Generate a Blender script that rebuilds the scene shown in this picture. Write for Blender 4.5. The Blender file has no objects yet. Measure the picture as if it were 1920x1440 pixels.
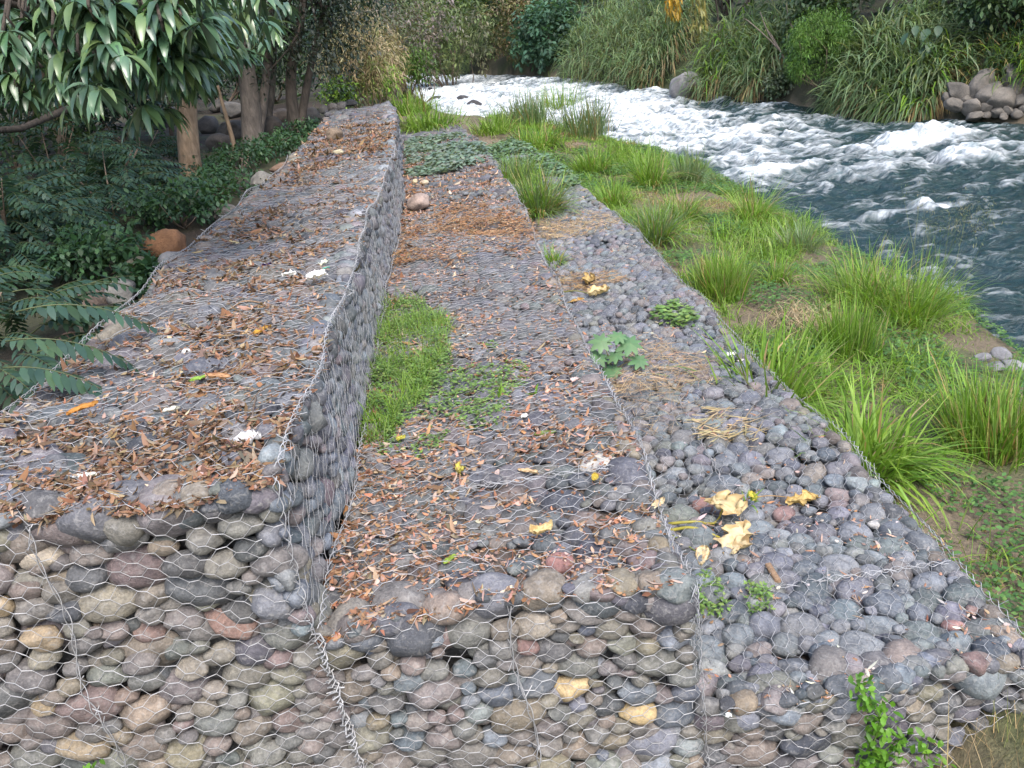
import bpy, bmesh, math
import numpy as np
from mathutils import Matrix, Vector

# ------------------------------------------------------------------ camera
scn = bpy.context.scene
COL = scn.collection
F_PX, YAW, PITCH, ROLL = 1585.07, 0.0237, 0.4042, -0.1394      # focal length in px of the 1920-wide photo
CAM = np.array([0.9392, -3.0962, 1.5731])
_f = np.array([math.sin(YAW)*math.cos(PITCH), math.cos(YAW)*math.cos(PITCH), -math.sin(PITCH)])
_r = np.array([math.cos(YAW), -math.sin(YAW), 0.0])
_u = np.cross(_r, _f)
CF = _f
CR = _r*math.cos(ROLL) + _u*math.sin(ROLL)
CU = -_r*math.sin(ROLL) + _u*math.cos(ROLL)
cd = bpy.data.cameras.new('camera'); cam = bpy.data.objects.new('camera', cd); COL.objects.link(cam)
cd.sensor_fit = 'HORIZONTAL'; cd.sensor_width = 36.0; cd.lens = F_PX/1920*36.0
cd.clip_start = 0.05; cd.clip_end = 2000.0
cam.matrix_world = Matrix(((CR[0], CU[0], -CF[0], CAM[0]), (CR[1], CU[1], -CF[1], CAM[1]), (CR[2], CU[2], -CF[2], CAM[2]), (0, 0, 0, 1)))
scn.camera = cam

# ------------------------------------------------------------------ sky, sun, exposure (soft overcast daylight)
SUN_EL, SUN_AZ = 54.0, 163.0           # azimuth clockwise from +Y (up the river); sun high behind the camera
w = bpy.data.worlds.new('World'); scn.world = w; w.use_nodes = True
nt = w.node_tree; bg = nt.nodes['Background']
sky = nt.nodes.new('ShaderNodeTexSky'); sky.sky_type = 'NISHITA'; sky.sun_disc = False
sky.sun_elevation = math.radians(SUN_EL); sky.sun_rotation = math.radians(SUN_AZ)
sky.air_density = 1.0; sky.dust_density = 3.0; sky.ozone_density = 1.0
nt.links.new(sky.outputs[0], bg.inputs[0]); bg.inputs[1].default_value = 0.15
sd = bpy.data.lights.new('sun', 'SUN'); sd.energy = 1.4; sd.angle = math.radians(28); sd.color = (1.0, 0.97, 0.93)
sun = bpy.data.objects.new('sun', sd); COL.objects.link(sun)
_e, _a = math.radians(SUN_EL), math.radians(SUN_AZ)
sdir = Vector((math.sin(_a)*math.cos(_e), math.cos(_a)*math.cos(_e), math.sin(_e)))
sun.rotation_euler = sdir.to_track_quat('Z', 'Y').to_euler(); sun.location = (0, -10, 30)
vs = scn.view_settings; vs.view_transform = 'Standard'; vs.look = 'None'; vs.exposure = 1.38; vs.gamma = 1.0
vs.use_curve_mapping = False
scn.cycles.max_bounces = 6; scn.cycles.transparent_max_bounces = 4
scn.cycles.use_denoising = True

# ------------------------------------------------------------------ helpers
RNG = np.random.default_rng(11)
U = lambda a, b, n=None: RNG.uniform(a, b, n)
def ray(px, py):
    d = CF + ((px-960)/F_PX)*CR - ((py-720)/F_PX)*CU
    return d/np.linalg.norm(d)
def atd(px, py, dist): return CAM + ray(px, py)*dist
def atz(px, py, z):
    d = ray(px, py); return CAM + d*((z-CAM[2])/d[2])
def project(P):
    d = np.asarray(P)-CAM; z = d@CF
    return 960+F_PX*(d@CR)/z, 720-F_PX*(d@CU)/z, z

def _hash(ix, iy, iz, seed):
    h = (ix*374761393 + iy*668265263 + iz*2147483647 + seed*1274126177) & 0xFFFFFFFF
    h = ((h ^ (h >> 13))*1274126177) & 0xFFFFFFFF
    h = ((h ^ (h >> 15))*2246822519) & 0xFFFFFFFF
    return ((h ^ (h >> 16)) & 0xFFFFFF)/float(0xFFFFFF)
def vnoise(P, seed=0):
    P = np.asarray(P, float)
    if P.shape[-1] == 2: P = np.concatenate([P, np.zeros(P.shape[:-1]+(1,))], -1)
    I = np.floor(P).astype(np.int64); f = P-I; f = f*f*(3-2*f)
    r = 0
    for dx in (0, 1):
        for dy in (0, 1):
            for dz in (0, 1):
                wgt = (f[..., 0] if dx else 1-f[..., 0])*(f[..., 1] if dy else 1-f[..., 1])*(f[..., 2] if dz else 1-f[..., 2])
                r = r + wgt*_hash(I[..., 0]+dx, I[..., 1]+dy, I[..., 2]+dz, seed)
    return r
def fbm(P, oct=4, seed=0, gain=0.5):
    P = np.asarray(P, float); r = 0; a = 1; s = 0
    for o in range(oct):
        r = r + a*vnoise(P*(2.03**o), seed+o*17); s += a; a *= gain
    return r/s
def sstep(a, b, x):
    t = np.clip((x-a)/(b-a), 0, 1); return t*t*(3-2*t)

def mesh_np(name, V, F, col=None, smooth=False, mats=None, matidx=None):
    V = np.ascontiguousarray(V, dtype=np.float32); F = np.ascontiguousarray(F, dtype=np.int32)
    me = bpy.data.meshes.new(name); k = F.shape[1]
    me.vertices.add(len(V)); me.vertices.foreach_set('co', V.ravel())
    me.loops.add(F.size); me.loops.foreach_set('vertex_index', F.ravel())
    me.polygons.add(len(F)); me.polygons.foreach_set('loop_start', np.arange(0, F.size, k, dtype=np.int32))
    if smooth: me.polygons.foreach_set('use_smooth', np.ones(len(F), dtype=bool))
    if matidx is not None: me.polygons.foreach_set('material_index', np.ascontiguousarray(matidx, dtype=np.int32))
    me.update(calc_edges=True)
    if col is not None:
        a = me.color_attributes.new('Col', 'FLOAT_COLOR', 'POINT')
        c = np.ones((len(V), 4), np.float32); c[:, :col.shape[1]] = col
        a.data.foreach_set('color', c.ravel())
    return me
def obj(name, me, mat=None, parent=None, loc=None):
    o = bpy.data.objects.new(name, me); COL.objects.link(o)
    if mat is not None and me is not None and len(me.materials) == 0: me.materials.append(mat)
    if loc is not None: o.location = loc
    if parent is not None: o.parent = parent
    return o
def tag(o, label=None, cat=None, group=None, kind=None):
    if label: o['label'] = label
    if cat: o['category'] = cat
    if group: o['group'] = group
    if kind: o['kind'] = kind
    return o
def empty(name, loc, label, cat, group=None):
    o = bpy.data.objects.new(name, None); COL.objects.link(o); o.location = loc
    o.empty_display_size = 0.1
    return tag(o, label, cat, group)

class G:                                  # collects geometry (tris) with a colour for each vertex
    def __init__(s): s.V = []; s.F = []; s.C = []; s.n = 0
    def add(s, V, F, C):
        V = np.asarray(V, float); s.V.append(V); s.F.append(np.asarray(F)+s.n)
        C = np.asarray(C, float)
        if C.ndim == 1: C = np.tile(C, (len(V), 1))
        s.C.append(C); s.n += len(V); return s
    def build(s, name, mat, parent=None, smooth=False, origin=None):
        V = np.concatenate(s.V); 
        if origin is not None: V = V-np.asarray(origin)
        me = mesh_np(name, V, np.concatenate(s.F), np.concatenate(s.C), smooth)
        return obj(name, me, mat, parent, None if (parent is not None or origin is None) else origin)

def norm(v): return v/np.maximum(np.linalg.norm(v, axis=-1, keepdims=True), 1e-9)
PROF = {'leaf': [0.25, 1.0, 0.8, 0.0], 'leaf5': [0.15, .8, 1.0, .8, .45, 0.0], 'blade': [1.0, .9, .6, 0.0], 'blade2': [1.0, .8, 0.0], 'leaf2': [.3, 1.0, 0.0],
        'dry': [.3, 1.0, .8, .1], 'blade5': [.7, 1, .9, .7, .4, 0.0]}
def ribbons(P, D, L, Wd, prof='leaf', droop=0.0, fold=0.0, col=(1, 1, 1), side=None, curl=0.0, tipcol=None):
    """n curved strips: base P, direction D, length L, full width Wd; droop bends them to the ground, fold makes a keel"""
    P = np.atleast_2d(P).astype(float); n = len(P); D = norm(np.broadcast_to(np.asarray(D, float), (n, 3)).copy())
    L = np.broadcast_to(L, n).astype(float); Wd = np.broadcast_to(Wd, n).astype(float)
    droop = np.broadcast_to(droop, n).astype(float); curl = np.broadcast_to(curl, n).astype(float)
    pr = np.array(PROF[prof]); m = len(pr)
    if side is None:
        a = np.cross(D, np.array([0, 0, 1.0])); bad = np.linalg.norm(a, axis=1) < 0.15
        ang = U(0, 2*np.pi, n); rnd = np.stack([np.cos(ang), np.sin(ang), np.zeros(n)], 1)
        a[bad] = np.cross(D[bad], norm(np.cross(D[bad], rnd[bad])+1e-6))
        S = norm(a)
        tw = U(-.5, .5, n)[:, None]; Nn = np.cross(S, D); S = norm(S*np.cos(tw)+Nn*np.sin(tw))
    else: S = norm(np.broadcast_to(side, (n, 3)))
    rows = []; p = P.copy(); d = D.copy(); keel = fold != 0
    for k in range(m):
        if k:
            d = norm(d + np.array([0, 0, -1.0])*(droop/(m-1))[:, None] + np.cross(S, d)*(curl/(m-1))[:, None])
            p = p + d*(L/(m-1))[:, None]
        hw = (Wd*0.5*pr[k])[:, None]; nn = np.cross(S, d)
        if keel: rows += [p-S*hw+nn*hw*fold, p, p+S*hw+nn*hw*fold]
        else: rows += [p-S*hw, p+S*hw]
    per = 3 if keel else 2
    V = np.stack(rows, 1).reshape(-1, 3); tot = m*per; F = []
    for k in range(m-1):
        for j in range(per-1):
            a, b, c, e = k*per+j, k*per+j+1, (k+1)*per+j+1, (k+1)*per+j
            if pr[k+1] < .02 and not keel: F.append((a, b, c)); continue
            F += [(a, b, c), (a, c, e)]
    F = np.array(F); FF = (F[None]+(np.arange(n)*tot)[:, None, None]).reshape(-1, 3)
    C = np.broadcast_to(np.asarray(col, float), (n, 3))
    CC = np.repeat(C[:, None], tot, 1)
    if tipcol is not None:
        t = (np.arange(tot)//per)/(m-1); t = (t**1.5)[None, :, None]
        CC = CC*(1-t)+np.broadcast_to(np.asarray(tipcol, float), (n, 3))[:, None]*t
    return V, FF, CC.reshape(-1, 3)
def pick(pal, n, jit=.15):
    pal = np.array(pal); c = pal[RNG.integers(0, len(pal), n)]
    return np.clip(c*(1+U(-jit, jit, (n, 1)))*(1+U(-jit*.4, jit*.4, (n, 3))), 0.002, 0.95)
def tube(pts, rad, ns=8, jit=0.0):
    pts = np.asarray(pts, float); rad = np.broadcast_to(rad, len(pts)); n = len(pts)
    T = norm(np.gradient(pts, axis=0)); ref = np.array([.31, .93, .17]); V = []
    for i in range(n):
        a = norm(np.cross(T[i], ref)); b = np.cross(T[i], a); th = np.arange(ns)/ns*2*np.pi
        r = rad[i]*(1+jit*(U(-1, 1, ns) if jit else 0))
        V.append(pts[i]+(np.cos(th)*r)[:, None]*a+(np.sin(th)*r)[:, None]*b)
    F = []
    for i in range(n-1):
        for j in range(ns):
            a, b = i*ns+j, i*ns+(j+1) % ns; F += [(a, b, b+ns), (a, b+ns, a+ns)]
    V = np.concatenate(V+[pts[:1], pts[-1:]]); k0, k1 = n*ns, n*ns+1
    for j in range(ns):
        F += [(k0, (j+1) % ns, j), (k1, (n-1)*ns+j, (n-1)*ns+(j+1) % ns)]
    return V, np.array(F)
def spline(pts, n):
    pts = np.asarray(pts, float); t = np.linspace(0, len(pts)-1, n); out = []
    P = np.concatenate([[2*pts[0]-pts[1]], pts, [2*pts[-1]-pts[-2]]])
    for x in t:
        i = min(int(x), len(pts)-2); f = x-i; a, b, c, d = P[i:i+4]
        out.append(.5*((2*b)+(-a+c)*f+(2*a-5*b+4*c-d)*f*f+(-a+3*b-3*c+d)*f**3))
    return np.array(out)
def sphdir(n, zmin=-1.0):
    z = U(zmin, 1, n); a = U(0, 2*np.pi, n); r = np.sqrt(1-z*z); return np.stack([r*np.cos(a), r*np.sin(a), z], 1)

# ------------------------------------------------------------------ materials
def newmat(name):
    m = bpy.data.materials.new(name); m.use_nodes = True
    return m, m.node_tree, m.node_tree.nodes['Principled BSDF'], m.node_tree.nodes, m.node_tree.links.new
def noise_node(N, L, co, scale, detail=4, rough=.55, dist=0.0):
    n = N.new('ShaderNodeTexNoise'); n.inputs['Scale'].default_value = scale; n.inputs['Detail'].default_value = detail
    n.inputs['Roughness'].default_value = rough; n.inputs['Distortion'].default_value = dist
    L(co, n.inputs['Vector']); return n
def ramp_node(N, L, fac, stops):
    r = N.new('ShaderNodeValToRGB'); e = r.color_ramp.elements
    while len(e) < len(stops): e.new(.5)
    for x, (p, c) in zip(e, stops): x.position = p; x.color = (*c, 1) if len(c) == 3 else c
    L(fac, r.inputs[0]); return r
def mix_node(N, L, fac, a, b, mode='MIX'):
    m = N.new('ShaderNodeMix'); m.data_type = 'RGBA'; m.blend_type = mode; m.clamp_factor = True
    for s, v in ((m.inputs[0], fac), (m.inputs[6], a), (m.inputs[7], b)):
        if hasattr(v, 'is_output') or isinstance(v, bpy.types.NodeSocket): L(v, s)
        elif isinstance(v, (int, float)): s.default_value = v
        else: s.default_value = (*v, 1)
    return m.outputs[2]
def bump_node(N, L, h, strength, dist, normal=None):
    b = N.new('ShaderNodeBump'); b.inputs['Strength'].default_value = strength; b.inputs['Distance'].default_value = dist
    L(h, b.inputs['Height'])
    if normal is not None: L(normal, b.inputs['Normal'])
    return b.outputs[0]

def stone_mat(name, src):
    m, t, b, N, L = newmat(name)
    if src == 'obj': c = N.new('ShaderNodeObjectInfo').outputs['Color']
    else:
        a = N.new('ShaderNodeAttribute'); a.attribute_name = 'Col'; c = a.outputs['Color']
    geo = N.new('ShaderNodeNewGeometry').outputs['Position']
    n1 = noise_node(N, L, geo, 16, 5, .6); n2 = noise_node(N, L, geo, 90, 3, .6); n3 = noise_node(N, L, geo, 34, 4, .65, .6)
    r1 = ramp_node(N, L, n1.outputs[0], [(.3, (.62, .62, .64)), (.7, (1.25, 1.22, 1.18))])
    c1 = mix_node(N, L, 1.0, c, r1.outputs[0], 'MULTIPLY')
    r2 = ramp_node(N, L, n2.outputs[0], [(.3, (.72, .72, .72)), (.72, (1.22, 1.22, 1.22))])
    c2 = mix_node(N, L, 1.0, c1, r2.outputs[0], 'MULTIPLY')
    r3 = ramp_node(N, L, n3.outputs[0], [(.52, (0, 0, 0)), (.72, (.55, .55, .55))])
    c3 = mix_node(N, L, r3.outputs[0], c2, (.30, .29, .275))       # pale dust and lichen stains
    L(c3, b.inputs['Base Color']); b.inputs['Roughness'].default_value = .82
    b.inputs['Specular IOR Level'].default_value = .35
    h = mix_node(N, L, .35, n3.outputs[0], n2.outputs[0])
    L(bump_node(N, L, h, .85, .014), b.inputs['Normal']); return m
M_STONE = stone_mat('cobble_stone', 'obj'); M_STONE_FILL = stone_mat('cobble_stone_fill', 'attr')

def leaf_mat(name, rough=.5, spec=.4, trans=.3, bumpy=0.0):
    m, t, b, N, L = newmat(name)
    a = N.new('ShaderNodeAttribute'); a.attribute_name = 'Col'
    geo = N.new('ShaderNodeNewGeometry').outputs['Position']
    n1 = noise_node(N, L, geo, 7, 3); r = ramp_node(N, L, n1.outputs[0], [(.3, (.75, .8, .8)), (.7, (1.2, 1.15, 1.05))])
    c = mix_node(N, L, 1.0, a.outputs['Color'], r.outputs[0], 'MULTIPLY')
    L(c, b.inputs['Base Color']); b.inputs['Roughness'].default_value = rough; b.inputs['Specular IOR Level'].default_value = spec
    out = N['Material Output']
    if trans:
        tr = N.new('ShaderNodeBsdfTranslucent'); tc = mix_node(N, L, 1.0, c, (1.25, 1.2, .5), 'MULTIPLY'); L(tc, tr.inputs[0])
        mx = N.new('ShaderNodeMixShader'); mx.inputs[0].default_value = trans
        L(b.outputs[0], mx.inputs[1]); L(tr.outputs[0], mx.inputs[2]); L(mx.outputs[0], out.inputs[0])
    if bumpy:
        n2 = noise_node(N, L, geo, 120, 3); L(bump_node(N, L, n2.outputs[0], bumpy, .004), b.inputs['Normal'])
    return m
M_LEAF = leaf_mat('green_leaf', .5, .4, .3)
M_GLOSSY = leaf_mat('glossy_mango_leaf', .32, .8, .15)
M_GRASS = leaf_mat('grass_blade', .55, .3, .35)
M_DRY = leaf_mat('dry_leaf', .8, .15, .15, .4)
M_STRAW = leaf_mat('straw', .75, .2, .1)
M_PAPER = leaf_mat('litter_scrap', .5, .3, .1)

def bark_mat(name, c0, c1, scale=14):
    m, t, b, N, L = newmat(name)
    geo = N.new('ShaderNodeNewGeometry').outputs['Position']
    mp = N.new('ShaderNodeMapping'); mp.inputs['Scale'].default_value = (1, 1, .28); L(geo, mp.inputs[0])
    n1 = noise_node(N, L, mp.outputs[0], scale, 6, .65, .4); n2 = noise_node(N, L, geo, 2.3, 3)
    r = ramp_node(N, L, n1.outputs[0], [(.3, c0), (.7, c1)])
    r2 = ramp_node(N, L, n2.outputs[0], [(.35, (.75, .75, .75)), (.65, (1.15, 1.12, 1.08))])
    L(mix_node(N, L, 1.0, r.outputs[0], r2.outputs[0], 'MULTIPLY'), b.inputs['Base Color']); b.inputs['Roughness'].default_value = .9
    L(bump_node(N, L, n1.outputs[0], .8, .03), b.inputs['Normal']); return m
M_BARK_TAN = bark_mat('tan_bark', (.15, .10, .06), (.33, .24, .16))
M_BARK_GREY = bark_mat('grey_bark', (.075, .062, .052), (.2, .17, .145))
M_BARK_DARK = bark_mat('dark_bark', (.03, .025, .02), (.10, .08, .065))
M_TWIG = bark_mat('twig_bark', (.12, .085, .06), (.26, .20, .15), 40)
M_WOOD = bark_mat('weathered_wood', (.20, .12, .07), (.40, .27, .17), 60)

m, t, b, N, L = newmat('galvanised_wire'); M_WIRE = m
geo = N.new('ShaderNodeNewGeometry').outputs['Position']; n1 = noise_node(N, L, geo, 6, 4)
r = ramp_node(N, L, n1.outputs[0], [(.35, (.27, .265, .26)), (.65, (.46, .46, .47))])
L(r.outputs[0], b.inputs['Base Color']); b.inputs['Roughness'].default_value = .55; b.inputs['Metallic'].default_value = .25

m, t, b, N, L = newmat('soil_between_stones'); M_SOIL = m
geo = N.new('ShaderNodeNewGeometry').outputs['Position']
n1 = noise_node(N, L, geo, 9, 5, .65); n2 = noise_node(N, L, geo, 70, 4, .7)
r = ramp_node(N, L, n1.outputs[0], [(.3, (.055, .048, .045)), (.55, (.12, .095, .08)), (.75, (.2, .15, .115))])
r2 = ramp_node(N, L, n2.outputs[0], [(.3, (.5, .5, .5)), (.7, (1.45, 1.4, 1.35))])
L(mix_node(N, L, 1.0, r.outputs[0], r2.outputs[0], 'MULTIPLY'), b.inputs['Base Color']); b.inputs['Roughness'].default_value = .95
L(bump_node(N, L, n2.outputs[0], 1.0, .02), b.inputs['Normal'])

m, t, b, N, L = newmat('earth'); M_EARTH = m
geo = N.new('ShaderNodeNewGeometry').outputs['Position']
a = N.new('ShaderNodeAttribute'); a.attribute_name = 'Col'
n1 = noise_node(N, L, geo, 1.2, 6, .6); n2 = noise_node(N, L, geo, 25, 5, .7)
r = ramp_node(N, L, n1.outputs[0], [(.3, (.7, .7, .7)), (.7, (1.25, 1.2, 1.15))])
r2 = ramp_node(N, L, n2.outputs[0], [(.3, (.55, .55, .55)), (.7, (1.4, 1.38, 1.35))])
c = mix_node(N, L, 1.0, mix_node(N, L, 1.0, a.outputs['Color'], r.outputs[0], 'MULTIPLY'), r2.outputs[0], 'MULTIPLY')
L(c, b.inputs['Base Color']); b.inputs['Roughness'].default_value = .95
L(bump_node(N, L, n2.outputs[0], .9, .04), b.inputs['Normal'])

m, t, b, N, L = newmat('river_water'); M_WATER = m
geo = N.new('ShaderNodeNewGeometry').outputs['Position']
a = N.new('ShaderNodeAttribute'); a.attribute_name = 'Col'
sep = N.new('ShaderNodeSeparateColor'); L(a.outputs['Color'], sep.inputs[0])
mp = N.new('ShaderNodeMapping'); mp.inputs['Rotation'].default_value = (0, 0, .25); mp.inputs['Scale'].default_value = (.95, 1.35, 1.0); L(geo, mp.inputs[0])
n1 = noise_node(N, L, mp.outputs[0], 1.9, 7, .64, 1.1); n2 = noise_node(N, L, mp.outputs[0], 6.0, 5, .62, .5)
ad = N.new('ShaderNodeMath'); ad.operation = 'MULTIPLY_ADD'; L(n1.outputs[0], ad.inputs[0]); ad.inputs[1].default_value = 1.75; 
sb = N.new('ShaderNodeMath'); sb.operation = 'SUBTRACT'; L(sep.outputs[0], sb.inputs[0]); sb.inputs[1].default_value = 1.17
L(sb.outputs[0], ad.inputs[2])
fr = ramp_node(N, L, ad.outputs[0], [(.06, (0, 0, 0)), (.34, (.30, .30, .30)), (.78, (1, 1, 1))])
wc = ramp_node(N, L, n2.outputs[0], [(.3, (.005, .020, .021)), (.7, (.016, .046, .046))])
b.inputs['Roughness'].default_value = .16; b.inputs['Specular IOR Level'].default_value = .5; L(wc.outputs[0], b.inputs['Base Color'])
hh = mix_node(N, L, .45, n1.outputs[0], n2.outputs[0])
L(bump_node(N, L, hh, .9, .22), b.inputs['Normal'])
fo = N.new('ShaderNodeBsdfDiffuse'); n4 = noise_node(N, L, mp.outputs[0], 2.6, 6, .62, .8); fc = ramp_node(N, L, n4.outputs[0], [(.34, (.36, .43, .45)), (.46, (.62, .66, .68)), (.56, (.80, .83, .84))]); L(fc.outputs[0], fo.inputs[0])
L(bump_node(N, L, n4.outputs[0], 1.0, .2), fo.inputs['Normal'])
mx = N.new('ShaderNodeMixShader'); L(fr.outputs[0], mx.inputs[0]); L(b.outputs[0], mx.inputs[1]); L(fo.outputs[0], mx.inputs[2])
L(mx.outputs[0], N['Material Output'].inputs[0])

# ------------------------------------------------------------------ terrain, river
def bend(y):
    y = np.asarray(y, float); q = np.clip(y-7, 0, 15)
    return -0.0035*q*q - 0.105*np.clip(y-22, 0, 60)*np.exp(-np.clip(y-22, 0, 60)/25)
WALL_END = 20.5
LBY = [-40, 0, 5.4, 7.7, 11, 15, 19, 22.6, 26.6, 30.6, 33.6, 42, 56, 75, 95, 130, 400]
LBX = [7.5, 7.2, 7.0, 7.4, 7.2, 7.3, 7.3, 7.0, 6.1, 3.9, 2.0, .4, -1.3, -3.2, -8, -30, -200]
RBY = [-40, 0, 10, 19.4, 21.4, 24.9, 28.6, 36, 42.6, 50, 59, 71, 79, 95, 130, 400]
RBX = [21, 19, 17.6, 15.8, 14.8, 13.9, 13.2, 11.7, 10.7, 9.1, 6.9, 1.9, -.9, -6, -26, -190]
lb = lambda y: np.interp(y, LBY, LBX)
rb = lambda y: np.interp(y, RBY, RBX)
wz = lambda y: -2.75 + 0.012*np.clip(np.asarray(y, float)-14, 0, 90)
def terrain(x, y):
    x = np.asarray(x, float); y = np.asarray(y, float); x, y = np.broadcast_arrays(x, y)
    P = np.stack([x, y], -1); n = fbm(P*.45, 3, 3)-.5; n2 = fbm(P*1.7, 3, 9)-.5
    W = wz(y); l, r = lb(y), rb(y); b = bend(y)
    d = np.minimum(x-l, r-x)
    bed = W-np.clip(d*.5, 0, .9)
    # our bank: from the waterline up to the foot of the wall (or the forest, past the wall's end)
    xw = 3.35+b; past = sstep(19, 26, y)
    top = -2.02*(1-past)+(-.9)*past; xt = xw*(1-past)+(np.minimum(-1.2+b, l-2.2))*past
    tt = np.clip((l-x)/np.maximum(l-xt, .3), 0, 1)
    bank = W+.04+(top-W-.04)*(0.45*sstep(0, .35, tt)+.55*sstep(.1, 1, tt)) + n2*.18*sstep(0, .2, tt)+n*.15*tt
    # far bank
    e = np.clip(x-r, 0, None)
    far = W+1.5*(1-np.exp(-e/.9))+.16*np.clip(e, 0, 14)+.03*np.clip(e-14, 0, 80)+n*.5*sstep(0, 2, e)
    # forest floor left of the wall
    xl = -1.69+b; ex = np.clip(xl-x, 0, None)
    forest = -.55+.055*np.clip(ex-5, 0, 30)+n*.35*sstep(0, 3, ex)+n2*.10
    forest = forest*(sstep(.1, .45, y))+(-2.45)*(1-sstep(.1, .45, y))
    z = np.where(d > 0, bed, np.where(x > r, far, bank))
    inwall = sstep(xl+.15, xl+.45, x)
    left = forest*(1-inwall)+inwall*np.where(y < WALL_END, -2.45, bank)
    z = np.where((x < xw-.35) & (y < WALL_END), left, z)
    zf = np.where(x < xt, forest*(1-sstep(xt-2.5, xt, x))+bank*sstep(xt-2.5, xt, x), z)
    z = np.where((y >= WALL_END), zf, z)
    z = np.where((x >= xw-.35) & (x < xw-.1) & (y < WALL_END) & (y > -1), np.minimum(z, -2.1), z)
    return z
def hit(px, py, tmax=140, lift=0.0):
    d = ray(px, py); t = np.arange(1.5, tmax, .05); P = CAM+t[:, None]*d
    h = np.maximum(terrain(P[:, 0], P[:, 1]), -90)+lift; k = np.argmax(P[:, 2] < h)
    if not (P[:, 2] < h).any(): k = len(t)-1
    p = P[k].copy(); p[2] = float(terrain(p[0], p[1])); return p

xs = np.concatenate([np.linspace(-420, -70, 10), np.linspace(-60, -14, 24), np.arange(-13, 19, .22), np.linspace(19.5, 60, 30), np.linspace(75, 420, 10)])
ys = np.concatenate([np.linspace(-300, -20, 8), np.arange(-14, 40, .25), np.arange(40.5, 100, .8), np.linspace(105, 180, 20), np.linspace(210, 700, 10)])
X, Y = np.meshgrid(xs, ys, indexing='ij'); Z = terrain(X, Y)
V = np.stack([X, Y, Z], -1).reshape(-1, 3); ny = len(ys)
I, J = np.meshgrid(np.arange(len(xs)-1), np.arange(ny-1), indexing='ij'); I = I.ravel(); J = J.ravel()
Fq = np.stack([I*ny+J, (I+1)*ny+J, (I+1)*ny+J+1, I*ny+J+1], 1)
nn = fbm(V[:, :2]*.8, 4, 21); cb = np.zeros((len(V), 3))
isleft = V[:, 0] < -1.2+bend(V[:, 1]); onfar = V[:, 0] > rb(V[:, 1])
cb[:] = np.array([.16, .13, .09]); cb[isleft] = (.042, .031, .023); cb[onfar] = (.05, .05, .03)  # left of the wall: woodland shade put into the damp earth's colour
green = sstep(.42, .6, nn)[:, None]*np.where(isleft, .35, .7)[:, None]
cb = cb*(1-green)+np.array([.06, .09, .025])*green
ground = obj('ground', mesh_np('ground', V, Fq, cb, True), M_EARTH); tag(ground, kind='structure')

# the river: a wave-shaped sheet between the banks
wy = np.concatenate([np.arange(-8, 30, .085), np.arange(30, 60, .16), np.arange(60, 130, .5)])
ss = np.linspace(-.06, 1.06, 210)
Yw, Sw = np.meshgrid(wy, ss, indexing='ij'); Xw = lb(Yw)+(rb(Yw)-lb(Yw))*Sw
Pw = np.stack([Xw, Yw], -1); ca, sa = math.cos(.3), math.sin(.3)
Q = np.stack([Xw*ca+Yw*sa, -Xw*sa+Yw*ca], -1)*np.array([1.0, .6])
BLOBS = []      # stretches of broken white water (centre from the photo, size in metres along x and y, strength)
for px, py, rx, ry, s in [(830, 160, 4, 26, .85), (900, 200, 4.5, 12, .78), (1010, 175, 5, 14, .66), (1130, 200, 4.0, 8, .74), (1230, 225, 3.2, 5.5, .66), (1330, 255, 2.8, 4.2, .58),
                          (1210, 270, 2.0, 4.0, .58), (1430, 235, 2.0, 2.2, .5), (1560, 215, 1.2, 1.0, .45), (1500, 255, 1.8, 1.4, .45), (1710, 275, 1.5, .9, 1.0), (1800, 300, 1.5, .8, .6), (1450, 325, 2.0, .9, .6),
                          (1640, 320, 2.5, 1.0, .4), (1410, 290, 2.2, 1.4, .5), (1770, 380, .6, .3, .7), (1660, 395, .5, .25, .6), (1890, 285, .7, .4, .5), (1560, 340, 1.2, .5, .35), (1880, 340, .9, .4, .35)]:
    c = atz(px, py, -2.6)
    for _ in range(3): c = atz(px, py, float(wz(c[1])))
    BLOBS.append((c[0], c[1], rx, ry, s))
turb = np.zeros_like(Xw)
for x, y, rx, ry, s in BLOBS: turb = np.maximum(turb, s*np.exp(-(((Xw-x)/rx)**2+((Yw-y)/ry)**2)))
big = fbm(Q*.55, 3, 31)-.5; mid = fbm(Q*1.5, 4, 37)-.5; rid = 1-np.abs(2*fbm(Q*np.array([1.0, 1.6])*1.1, 4, 41)-1); fine = fbm(Q*5, 3, 47)-.5
hump = np.zeros_like(Xw)
for x, y, rx, ry, s in BLOBS[10:13]: hump = np.maximum(hump, s*np.exp(-(((Xw-x)/rx)**2+((Yw-y)/ry)**2)))
edge = sstep(-.02, .06, Sw)*sstep(1.02, .94, Sw)
Zw = wz(Yw)+edge*(.32*big+.30*mid+(.22+.6*turb)*(rid-.75)*.8+.09*fine*(.6+turb)+.36*hump)
foam = turb*.95+.42*sstep(.80, .98, rid)*(.5+.5*turb)+.50*(mid+.1)+.20*fine+.15
foam = np.where(Yw > 60, np.maximum(foam, .75), foam)
Vw = np.stack([Xw, Yw, Zw], -1).reshape(-1, 3); nj = len(ss)
I, J = np.meshgrid(np.arange(len(wy)-1), np.arange(nj-1), indexing='ij'); I = I.ravel(); J = J.ravel()
Fw = np.stack([I*nj+J, I*nj+J+1, (I+1)*nj+J+1, (I+1)*nj+J], 1)
river = obj('river', mesh_np('river', Vw, Fw, np.repeat(np.clip(foam, 0, 1).reshape(-1, 1), 3, 1), True), M_WATER); tag(river, kind='structure')

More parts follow.
